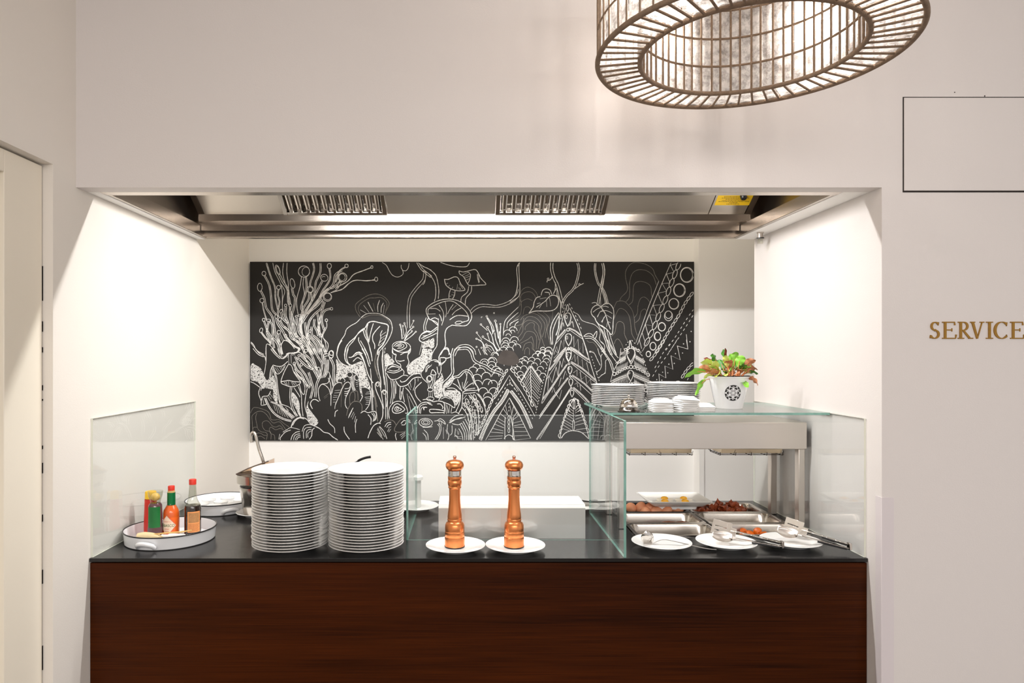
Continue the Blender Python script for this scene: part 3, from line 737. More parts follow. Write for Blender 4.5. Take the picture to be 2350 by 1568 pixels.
LV = [(1650,1572,868,.012,0,2.50),(1655,1600,852,.014,2,2.53),(1655,1608,832,.015,1,2.56),(1640,1597,908,.010,0,2.50),(1655,1616,822,.008,5,2.60),
 (1660,1635,812,.012,3,2.60),(1665,1632,838,.015,1,2.50),(1670,1660,802,.012,3,2.60),(1672,1665,799,.004,5,2.55),(1675,1678,812,.010,0,2.60),(1678,1672,828,.014,2,2.55),
 (1682,1690,808,.013,0,2.58),(1686,1702,816,.015,0,2.56),(1688,1712,826,.010,3,2.58),(1690,1724,832,.013,0,2.60),(1694,1733,826,.012,2,2.56),(1694,1738,848,.014,2,2.52),
 (1696,1740,860,.010,3,2.54),(1700,1740,884,.010,2,2.50),(1692,1716,890,.010,0,2.48),(1664,1645,866,.014,1,2.50),(1680,1690,862,.015,2,2.49),(1676,1668,862,.012,1,2.49),
 (1690,1706,850,.014,2,2.52),(1660,1622,862,.012,2,2.52),(1683,1700,836,.012,3,2.62),(1668,1650,826,.012,3,2.63),(1672,1684,840,.012,0,2.64),(1690,1718,846,.012,0,2.60),(1655,1628,846,.012,2,2.62),
 (1662,1614,872,.008,1,2.50),(1700,1722,842,.009,0,2.5),(1668,1655,845,.010,2,2.66),(1679,1694,822,.008,3,2.66),(1664,1640,848,.012,1,2.66),(1690,1712,838,.010,3,2.50)]
for _ in range(16):
    tx_ = random.uniform(1625,1728); LV.append((1673+(tx_-1673)*.35, tx_, 862-abs(random.gauss(28,14))*(1-abs(tx_-1675)/110), random.uniform(.009,.013), random.choice([0,0,1,2,3,0]), random.uniform(2.53,2.65)))
for l in LV: leaf(l[0], l[1], l[2], l[3], l[4], l[5])
fol.build('foliage', GR, pt)
# ================================================================ LEFT SIDE ITEMS
def tray(x, y, r, h, label, hang):
    t = thing('enamel_tray', label, 'tray', (x, y, TOP+.0003), 0, 'round enamel trays')
    b = MB(); b.lathe([(.0001,0),(r-.008,0),(r-.004,.003),(r-.0005,h-.003),(r+.0,h),(r-.0015,h),(r-.004,h-.003),(r-.007,.005),(.0001,.004)], 80); b.build('body', M['enamel'], t)
    b = MB(); b.tube([((r+.0003)*math.cos(a), (r+.0003)*math.sin(a), h) for a in [2*PI*i/80 for i in range(80)]], .0022, 10, closed=True); b.build('rim', M['rimblack'], t)
    for s in (0, PI):
        a0 = hang+s; b = MB(); w = .030
        pts = []
        for k in range(13):
            u = -1+2*k/12; a = a0+u*w/r; out = .017*(1-u*u)**.5; dz = -.010*(1-abs(u)**3)*0
            pts.append(((r-.001+out)*math.cos(a), (r-.001+out)*math.sin(a), h*.26+.016*(1-u*u)**.5))
        b.tube(pts, .0068, 14, flat=1.1); b.build('handle', M['enamel'], t)
    return t
TX, TY = XL+.0085+.0025+.1505, 2.392
tray(TX, TY, .1505, .043, 'round white enamel tray with black rim holding sauce bottles', -PI/2-.12)
BX, BY = px(499,2.856)+.012, 2.862
tray(BX, BY, .140, .043, 'round white enamel tray of small ramekins behind the sauces', -PI/2+.62)
# ramekins
b = MB(); b.lathe([(.0001,0),(.024,0),(.026,.002),(.0285,.026),(.030,.028),(.0285,.0295),(.0270,.028),(.0245,.005),(.0001,.004)], 36)
rk = b.build('ramekin', M['porcelain'])
for i, (ux, uy, nm) in enumerate([(0,0,'in the centre'),(-.066,-.035,'front left'),(0,-.078,'at the front'),(.068,-.036,'front right'),(.068,.04,'back right'),(0,.078,'at the back'),(-.066,.04,'back left')]):
    o = rk if i == 0 else rk.copy()
    if i: scene.collection.objects.link(o)
    o.location = (BX+ux*1.0, BY+uy*1.0, TOP+.0046); tag(o, 'small white ramekin %s of the rear enamel tray' % nm, 'ramekin', 'ramekins in the rear enamel tray')

TZ = TOP+.0046
M['ketch'] = mat('red_squeeze_bottle', srgb(206,40,26), .3); M['ycap'] = mat('yellow_cap', srgb(244,196,36), .35)
M['redcap'] = mat('red_cap', srgb(216,52,34), .4, bump=.3, bscale=300); M['gfoil'] = mat('green_foil', srgb(18,120,66), .3, .4, bump=.5, bscale=150)
M['sauce'] = mat('orange_sauce', srgb(238,104,36), .25); M['brown'] = mat('dark_sauce', srgb(34,16,10), .1, coat=.5)
M['label'] = mat('cream_label', srgb(240,214,190), .5); M['olabel'] = mat('orange_label', srgb(238,160,96), .5)
M['glab'] = mat('green_label', srgb(20,116,52), .4, var=.3, vscale=60); M['pinkred'] = mat('label_border', srgb(214,98,72), .5)
def tpos(x, y): return (px(x, y), y, TZ)
t = thing('squeeze_bottle', 'red squeeze bottle with yellow cap at the left of the tray', 'bottle', (-1.134, 2.440, TZ)); t.scale = (1.0, 1.0, 1.08)
b = MB(); b.lathe([(.0001,0),(.020,0),(.0225,.003),(.0225,.045),(.021,.085),(.020,.118),(.0001,.119)], 32); b.build('body', M['ketch'], t)
b = MB(); b.lathe([(.0001,.1192),(.0195,.1192),(.0190,.140),(.017,.1435),(.0001,.144)], 32); b.build('cap', M['ycap'], t)
t = thing('relish_bottle', 'dark bottle with green label and clear flared lid between red bottles', 'bottle', (-1.098, 2.398, TZ)); t.scale = (1.0, 1.0, 1.09)
b = MB(); b.lathe([(.0001,0),(.0235,0),(.0255,.003),(.0255,.028),(.0235,.040),(.0225,.105),(.0175,.112),(.0001,.112)], 32); b.build('body', mat('purple_brown', srgb(92,60,66), .15, coat=.4), t)
b = MB()
b.grid(lambda u, v: (.0242*math.cos(-2.35+u*1.9), .0242*math.sin(-2.35+u*1.9), .036+.066*v), 16, 2); b.build('label', M['glab'], t)
b = MB(); b.lathe([(.0165,.1125),(.0175,.120),(.0235,.135),(.0255,.150),(.0245,.150),(.0225,.135),(.0160,.121),(.0150,.1128)], 32); b.build('clear_lid', M['bottleglass'], t)
b = MB(); b.ball((0,0,.131), .0145, 18, sc=(1.1,1.0,.9)); b.build('yellow_stopper', mat('pale_yellow', srgb(240,200,110), .3), t)
# hot sauce
t = thing('hot_sauce_bottle', 'orange hot sauce bottle with green foil neck and diamond label', 'bottle', (-1.0515, 2.420, TZ)); t.scale = (1.04, 1.04, 1.17)
b = MB(); b.lathe([(.0001,0),(.0245,0),(.0258,.003),(.0258,.068),(.024,.078),(.0175,.088),(.0130,.094),(.0001,.094)], 36); b.build('sauce_body', M['sauce'], t)
b = MB(); b.lathe([(.0264,.060),(.0264,.070),(.0245,.080),(.0180,.090),(.0132,.098),(.0128,.104)], 36); b.build('glass_shoulder', M['bottleglass'], t)
b = MB(); b.lathe([(.0001,.0945),(.0132,.0945),(.0135,.101),(.0132,.132),(.0001,.132)], 28); b.build('foil_neck', M['gfoil'], t)
b = MB(); b.lathe([(.0001,.1322),(.0118,.1322),(.0118,.138),(.0001,.138)], 24); b.build('neck_ring', mat('amber_ring', srgb(220,180,120), .3), t)
b = MB(); b.lathe([(.0001,.1382),(.0108,.1382),(.0110,.150),(.0100,.152),(.0001,.152)], 24); b.build('cap', M['redcap'], t)
def wrapd(r, a0, u, v, z0, off): rr_ = r+off; a = a0+u/rr_; return (rr_*math.cos(a), rr_*math.sin(a), z0+v)
for nm, S, m_, off in (('label_border', .0325, M['pinkred'], .0004), ('diamond_label', .0300, M['label'], .0008)):
    b = MB(); n = 12
    def dia(u, v):
        q = (u-.5)*2; w_ = (1-abs(q)); return wrapd(.0258, -PI/2-.16, q*S, (v-.5)*2*w_*S*1.0, .036, off)
    b.grid(dia, 24, 2); dl = b.build(nm, m_, t)
def wrap_text(s, size, m_, parent, r, a0, z0, off, name):
    o = text_mesh(s, size, name, m_, parent, Matrix.Identity(4))
    for v in o.data.vertices: v.co = Vector(wrapd(r, a0, v.co.x, v.co.y, z0, off))
    return o
wrap_text('TABASCO', .0118, M['glab'], t, .0258, -PI/2-.16, .036, .0013, 'brand_lettering')
wrap_text('McILHENNY CO.', .0042, M['pinkred'], t, .0258, -PI/2-.16, .048, .0013, 'upper_lettering')
wrap_text('PEPPER', .0052, M['pinkred'], t, .0258, -PI/2-.16, .0255, .0013, 'lower_lettering')
wrap_text('SAUCE', .0052, M['pinkred'], t, .0258, -PI/2-.16, .0190, .0013, 'lower_lettering')
# worcester style bottle
t = thing('brown_sauce_bottle', 'dark brown sauce bottle with red cap and orange label', 'bottle', (-.980, 2.430, TZ)); t.scale = (1.04, 1.04, 1.14)
b = MB(); b.lathe([(.0001,0),(.0260,0),(.0272,.003),(.0268,.085),(.0250,.094),(.0001,.095)], 36); b.build('sauce_body', M['brown'], t)
b = MB(); b.lathe([(.0277,.080),(.0262,.094),(.0200,.103),(.0150,.115),(.0128,.130),(.0112,.152),(.0112,.158),(.0105,.158),(.0105,.150),(.012,.130),(.014,.115),(.019,.104),(.0250,.0952)], 36)
b.build('glass_neck', M['bottleglass'], t)
b = MB(); b.lathe([(.0001,.1585),(.0118,.1585),(.0120,.173),(.0108,.175),(.0001,.175)], 28); b.build('cap', M['redcap'], t)
b = MB(); b.grid(lambda u, v: wrapd(.0270, -PI/2-.25, u*.044, v*.064, .014, .0005), 16, 2); lb = b.build('label', M['olabel'], t)
b = MB()
b.grid(lambda u, v: wrapd(.0270, -PI/2-.25, .004+u*.036, v*.030, .044, .0009), 16, 2)
b.build('label_picture', mat('faded_print', srgb(206,150,96), .5, var=.5, vscale=200), lb)
random.seed(6)
b = MB()
for k in range(7):
    x = .004
    while x < .037:
        l = random.uniform(.002,.005); zz = .038-k*.0034
        b.grid(lambda u, v: wrapd(.0270, -PI/2-.25, x+u*l, zz+v*.0012, 0, .0009), 1, 1); x += l+.0012
b.build('label_small_print', mat('brown_print', srgb(172,96,50), .5), lb)
# wrapped bread sticks / cloth bundle in front
t = thing('wrapped_roll', 'cream wrapped snack roll lying at the front of the sauce tray', 'wrapped snack', (-1.075, 2.300, TOP+.034))
M['cream2'] = mat('cream_wrap', srgb(238,216,168), .5, bump=.8, bscale=60, var=.2, vscale=40)
b = MB(); b.tube([(-.040,.0,0),(-.036,.0,.002),(-.015,0,.004),(.010,0,.003),(.030,0,.000),(.045,0,-.003)], [.004,.013,.015,.013,.010,.005], 18, flat=.75); b.build('wrapper', M['cream2'], t)
t = thing('paper_packet', 'white paper packet with red print lying in the sauce tray', 'packet', (-.995, 2.312, TOP+.034), -.05)
b = MB(); b.tube([(-.045,0,0),(-.04,0,0),(0,0,.001),(.035,0,0),(.040,0,0)], [.003,.011,.012,.010,.002], 14, flat=.5); b.build('packet', M['white'], t)
b = MB()
for k in range(5): b.box(-.034+k*.0035, -.0322+k*.0035, -.008, .008, .0062, .0068)
b.build('red_print', M['redcap'], t, smooth=False)
t = tag((lambda b: (b.tube([(-.075,-.004,-.004),(-.03,-.002,0),(.02,.0,.003),(.052,.006,.007)], [.0018,.0024,.0026,.0020], 10), b.build('wooden_stick', mat('pale_wood', srgb(226,184,110), .6), None, (-.985, 2.300, TOP+.0465)))[1])(MB()), 'thin pale wooden stick resting across the sauce tray rim', 'stick')

# steel pot with saucer and ladle
PX_, PY_ = px(592, 2.74), 2.745
b = MB(); b.lathe([(max(r*.86,.0001), z) for r, z in plate_mesh(.0985)], 56); tag(b.build('saucer', M['porcelain'], None, (PX_-.002, PY_, TOP+.0002)), 'white saucer under the steel soup pot', 'saucer')
t = thing('soup_pot', 'tall stepped steel pot on a saucer behind the plates', 'pot', (PX_, PY_, TOP+.0107))
b = MB(); b.lathe([(.0001,0),(.054,0),(.058,.004),(.071,.098),(.0715,.110),(.068,.112),(.068,.116),(.082,.126),(.0832,.158),(.085,.160),(.0815,.160),(.0805,.128),(.066,.116),(.055,.006),(.0001,.005)], 56)
b.build('pot_body', M['panst'], t)
b = MB(); b.tube([(.0695*math.cos(a), .0695*math.sin(a), .113) for a in [2*PI*i/48 for i in range(48)]], .0022, 8, closed=True); b.build('step_ring', M['blackpan'], t)
M['amber'] = glass_mat('amber_plastic', (.86,.72,.60,1), extra=.05)
lid = thing('pot_insert', 'clear slanted plastic insert propped in the steel pot mouth', 'insert', (PX_, PY_, TOP+.172))
b = MB(); b.add([(-.080,-.03,0),(.05,-.03,0),(.05,.05,0),(-.080,.05,0),(-.03,-.03,.024),(.05,-.03,.052),(.05,.05,.052),(-.03,.05,.024)], [(0,1,5,4),(2,3,7,6),(0,4,7,3),(4,5,6,7),(1,2,6,5)])
b.build('insert_body', M['amber'], lid, smooth=False)
b = MB(); b.tube([(-.080,-.03,0),(-.03,-.03,.024),(.05,-.03,.052)], .0022, 8); b.tube([(-.080,-.03,0),(.05,-.03,-.002)], .002, 8); b.build('insert_edge', mat('dark_clear_edge', srgb(96,82,74), .3), lid)
l = thing('soup_ladle', 'steel ladle with hooked flat handle standing in the pot', 'ladle', (0, PY_, 0))
b = MB(); ptsl = [P(612,1098,PY_+.01), P(604,1060,PY_), P(594,1030,PY_), P(588,1004,PY_), P(585,996,PY_), P(581,993,PY_), P(577,997,PY_), P(576.5,1006,PY_), P(578,1016,PY_)]
ptsl = [p-Vector((0,PY_,0)) for p in ptsl]
b.tube(smoothpts([tuple(p) for p in ptsl], 4), .0062, 10, flat=1.0); b.build('handle', M['panst'], l)
b = MB(); prof = [(max(1e-4,math.sin(PI/2*k/8))*.034, -math.cos(PI/2*k/8)*.03) for k in range(9)]; b.lathe(prof, 24, tuple(ptsl[0]+Vector((.012,0,-.07)))); b.tube([ptsl[0], ptsl[0]+Vector((.0,0,-.03)), ptsl[0]+Vector((-.02,0,-.07))], .004, 8); b.build('bowl', M['panst'], l)

# black handled ladle in a jar behind the second stack
JX, JY = px(800,2.72), 2.72
t = thing('steel_jug', 'steel container hidden behind the right tall plate stack', 'container', (JX, JY, TOP+.0003))
b = MB(); b.lathe([(.0001,0),(.050,0),(.054,.004),(.058,.150),(.056,.150),(.052,.006),(.0001,.005)], 36); b.build('body', M['panst'], t)
b = MB(); pp = [Vector((JX-.01,JY,TOP+.02)), P(806,1078,JY), P(820,1060,JY), P(836,1052,JY), P(851,1049,JY)]
b.tube(smoothpts([tuple(p) for p in pp], 5), [.0035]*11+[.005]*10, 10, flat=.6)
tag(b.build('black_ladle_handle', M['black']), 'black curved utensil handle poking above the right plate stack', 'utensil')

# white canister behind glass
t = thing('white_canister', 'translucent white canister with lid behind the left glass pane', 'canister', (px(951,2.855), 2.855, TOP+.0108))
M['frost'] = mat('frosted_plastic', srgb(236,236,232), .3, trans=.35)
b = MB(); b.lathe([(.0001,0),(.026,0),(.0275,.003),(.0285,.115),(.0001,.115)], 36); b.build('body', M['frost'], t)
b = MB(); b.lathe([(.0001,.1152),(.0350,.1152),(.0350,.128),(.030,.132),(.016,.1335),(.014,.139),(.0001,.139)], 36); b.build('lid', M['white'], t)
b = MB(); b.tube([(-.004,-.006,.139),(-.006,-.010,.17),(-.007,-.012,.19)], .0022, 8); b.build('spoon_handle', M['panst'], t)
t['label'] = 'translucent white canister with lid behind the left glass pane'

# black spatulas behind the steel box
for i, (x0, y0, x1, y1, nm) in enumerate([(1284,1141,1340,1150,'left'),(1320,1138,1372,1152,'right')]):
    D = 2.86; a = P(x0,y0,D); e = P(x1,y1,D)+Vector((0,.02,-.004))
    a.z = TOP+.033+.004*i; e.z = TOP+.024+.001*i
    a.x -= .0; mid = a.lerp(e, .5)
    t = thing('black_tongs', 'black handled serving tool behind the steel box, %s one' % nm, 'utensil', tuple(a))
    b = MB(); b.tube([Vector((0,0,0)), Vector((.012,0,.001)), (mid-a), (e-a)], [.005,.009,.008,.005], 12, flat=.45); b.build('handle', M['black'], t)
    b = MB(); b.obox((e-a)+Vector((.030,.012,-.0055)), Vector((.030,.010,-.003)), Vector((-.005,.020,0)), Vector((0,0,.0009))); b.build('blade', M['black'] if i else M['panst'], t, smooth=False)

# ================================================================ SERVING TOOLS
M['satin'] = mat('satin_utensil', srgb(226,220,214), .3, 1.0, bump=.03, bscale=60)
# spoon on plate A
E_end = P(1644,1266,2.245); E_end.z = TOP+.006
sp = thing('serving_spoon', 'large steel serving spoon lying on the left small plate', 'spoon', (px(1487,2.29), 2.29, TOP+.026))
o0 = sp.location
b = MB()
def spoon(u, v):
    a = u*2*PI; r = v
    x = .020*r*math.cos(a)-.010*r*math.sin(a); y = -.012*math.sin(a)*r-.012*(1-r*r); z = .026*r*math.sin(a)+.006*r*math.cos(a)
    return (x, y+.006, z+.004)
b.grid(spoon, 28, 8); b.build('bowl', M['polish'], sp, solid=.0012)
pts = [(0.008,.004,-.018), (.020,.0,-.011), (.05,-.002,.000), (.09,-.010,-.004), tuple(E_end-o0-Vector((.04,-.006,-.003))), tuple(E_end-o0)]
pts = [Vector(p) for p in pts]
b = MB(); b.tube(smoothpts([tuple(p) for p in pts], 5), [.0024]*12+[.0030]*6+[.0042]*8, 10, flat=.5); b.build('handle', M['polish'], sp)

def tongs(label, Ex, Ey, De, J1, D1, J2, D2):
    E0 = P(Ex, Ey, De); E0.z = max(E0.z, TOP+.014)
    t = thing('serving_tongs', label, 'tongs', tuple(E0), 0, 'spatula tongs on the small plates')
    A = P(J1[0], J1[1], D1)-E0; B = P(J2[0], J2[1], D2)-E0          # A spatula jaw, B scalloped jaw
    for (T, dz, nm) in ((A, .007, 'upper_arm'), (B, -.006, 'lower_arm')):
        d = T.normalized(); s = d.cross(Vector((0,0,1))).normalized(); up = s.cross(d).normalized()
        st = Vector((0,0,dz)); en = T
        L_ = (en-st).length; b = MB()
        n = 10
        for k in range(n):
            p0_ = st.lerp(en, k/n); p1_ = st.lerp(en, (k+1)/n)
            w0_ = .0085-.003*math.sin(PI*k/n); c = (p0_+p1_)/2
            b.obox(c, (p1_-p0_)/2*1.02, s*w0_, up*.0010)
        ar = b.build(nm, M['polish'], t, bevel=.0005)
        b = MB(); p0_ = st.lerp(en, .03); p1_ = st.lerp(en, .56)
        b.obox((p0_+p1_)/2-up*(.0042), (p1_-p0_)/2, s*.0070, up*.0034); b.build('black_grip', M['black'], ar, bevel=.0018)
    b = MB(); b.obox(Vector((.001,0,0)), Vector((.004,0,0)), Vector((0,.009,0)), Vector((0,0,.011))); b.build('end_hinge', M['polish'], t, bevel=.001)
    # slotted spatula
    d = (A+Vector((0,0,0))).normalized(); d = Vector((d.x,d.y,d.z)).normalized()
    vdir = (Vector((0,.45,.9))-d*d.dot(Vector((0,.45,.9)))).normalized(); nn = d.cross(vdir)
    W_, L2 = .024, .066
    b = MB(); base = A
    def q(a, c): return base+d*a+vdir*c
    segs_ = [(-.024,-.018),(-.0125,-.0035),(.0015,.0105),(.016,.024)]
    for a0_, a1_ in ((0,.016),(.056,.066)):
        b.obox(q((a0_+a1_)/2, 0), d*(a1_-a0_)/2, vdir*W_, nn*.0007)
    for c0, c1 in ((-.024,-.0125),(-.009,.0015),(.005,.024)):
        b.obox(q(.036,(c0+c1)/2), d*.0202, vdir*(c1-c0)/2, nn*.0007)
    b.obox(q(-.008,-.004), d*.010, vdir*.013, nn*.0007)
    b.build('slotted_blade', M['satin'], t, bevel=.0004)
    # scalloped scoop
    d = B.normalized(); s = Vector((0,.86,.5)); s = (s-d*s.dot(d)).normalized(); up = d.cross(s)*-1
    if up.z < 0: up = -up
    b = MB()
    def sc(u, v):
        w = (v-.5)*2; prof = math.sin(PI*min(1,.10+.82*u))**.6*.027
        r = prof*(1+.06*math.cos(10*w*3))
        return B+d*(-.012+.064*u)+s*w*r-up*(.010*(1-w*w)*math.sin(PI*min(1,.1+.8*u)))+up*.002
    b.grid(sc, 20, 24); b.build('scalloped_scoop', M['satin'], t, solid=.001)
    return t
tongs('steel spatula tongs resting on the middle small plate', 1794, 1250, 2.240, (1678, 1218), 2.345, (1673, 1234), 2.290)
tongs('steel spatula tongs resting on the small plate by the right wall', 1949, 1254, 2.215, (1842, 1216), 2.345, (1822, 1226), 2.300)

# ================================================================ PENDANT LAMP
S_L = 0.70
LC = Vector((.9265*S_L, 2.255*S_L, EYE+1.0*S_L)); RO, RI = .490*S_L, .348*S_L
pl = thing('pendant_lamp', 'large round rope framed pendant lamp with crinkled translucent strips', 'pendant lamp', tuple(LC))
NS = 60; HL = .34
def circ(r, z, n=120): return [(r*math.cos(2*PI*i/n), r*math.sin(2*PI*i/n), z) for i in range(n)]
random.seed(3)
for (r, z, th) in [(RO,0,.0062),(RI,0,.0058),(RO,HL,.006),(RI,HL,.0055)]:
    b = MB(); b.tube(circ(r, z), th, 10, closed=True); b.build('rope_ring', M['rope'], pl)
for (r, z, th) in [(RI,.072,.0030),(RI,.145,.0030),(RI,.22,.003),(RO,.072,.0022),(RO,.145,.0022),(RO,.22,.0022)]:
    b = MB(); b.tube(circ(r, z), th, 8, closed=True); b.build('hoop', M['rope'], pl)
for (nm, fn) in [('inner_rib', lambda c, s: [(RI*c,RI*s,0),(RI*c,RI*s,HL)]), ('outer_rib', lambda c, s: [(RO*c,RO*s,0),(RO*c,RO*s,HL)]), ('spoke', lambda c, s: [(RI*c,RI*s,.0),((RO+.001)*c,(RO+.001)*s,.0)])]:
    for k in range(NS):
        a = 2*PI*(k+random.uniform(-.12,.12))/NS; c, s = math.cos(a), math.sin(a)
        b = MB(); p0_, p1_ = fn(c, s); b.tube([p0_, tuple((Vector(p0_)+Vector(p1_))/2), p1_], .0029 if nm != 'outer_rib' else .0022, 8); b.build(nm, M['rope'], pl)
def wr(a, k): return .0012*math.sin(a*NS*1.0+k)
def strips(name, fn):
    b = MB()
    for k in range(NS):
        a0 = 2*PI*(k+.07)/NS; a1 = 2*PI*(k+.93)/NS
        b.grid(lambda u, v: fn(a0+(a1-a0)*u, v, u), 4, 8)
    return b.build(name, M['shade'], pl)
strips('inner_shade', lambda a, v, u: ((RI+.004+.002*math.sin(PI*u))*math.cos(a), (RI+.004+.002*math.sin(PI*u))*math.sin(a), .003+v*(HL-.006)))
strips('outer_shade', lambda a, v, u: ((RO-.004-.002*math.sin(PI*u))*math.cos(a), (RO-.004-.002*math.sin(PI*u))*math.sin(a), .003+v*(HL-.006)))
strips('bottom_shade', lambda a, v, u: ((RI+.004+(RO-RI-.008)*v)*math.cos(a), (RI+.004+(RO-RI-.008)*v)*math.sin(a), .004+.002*math.sin(PI*u)))
NB = 4
for k in range(NB):
    a = 2*PI*(k+.35)/NB; r = (RO+RI)/2; c = (r*math.cos(a), r*math.sin(a), .17)
    b = MB(); b.ball(c, .016, 16); bb = b.build('bulb', M['bulb'], pl); bb.visible_shadow = True
    l = bpy.data.lights.new('bulb_light', 'POINT'); l.energy = 4.2; l.shadow_soft_size = .014; l.color = (1,.93,.86)
    lo = bpy.data.objects.new('bulb_light', l); scene.collection.objects.link(lo); lo.parent = pl; lo.location = (c[0], c[1], c[2]-.03)
b = MB()
for k in range(3):
    a = 2*PI*k/3+.5; b.tube([(RO*math.cos(a), RO*math.sin(a), HL), (0,0,HZ-LC.z-.03)], .0015, 6)
b.build('suspension_wires', M['steel'], pl)
b = MB(); b.lathe([(.0001,HZ-LC.z-.03),(.06,HZ-LC.z-.03),(.06,HZ-LC.z-.001),(.0001,HZ-LC.z-.001)], 32); b.build('ceiling_rose', M['white'], pl)
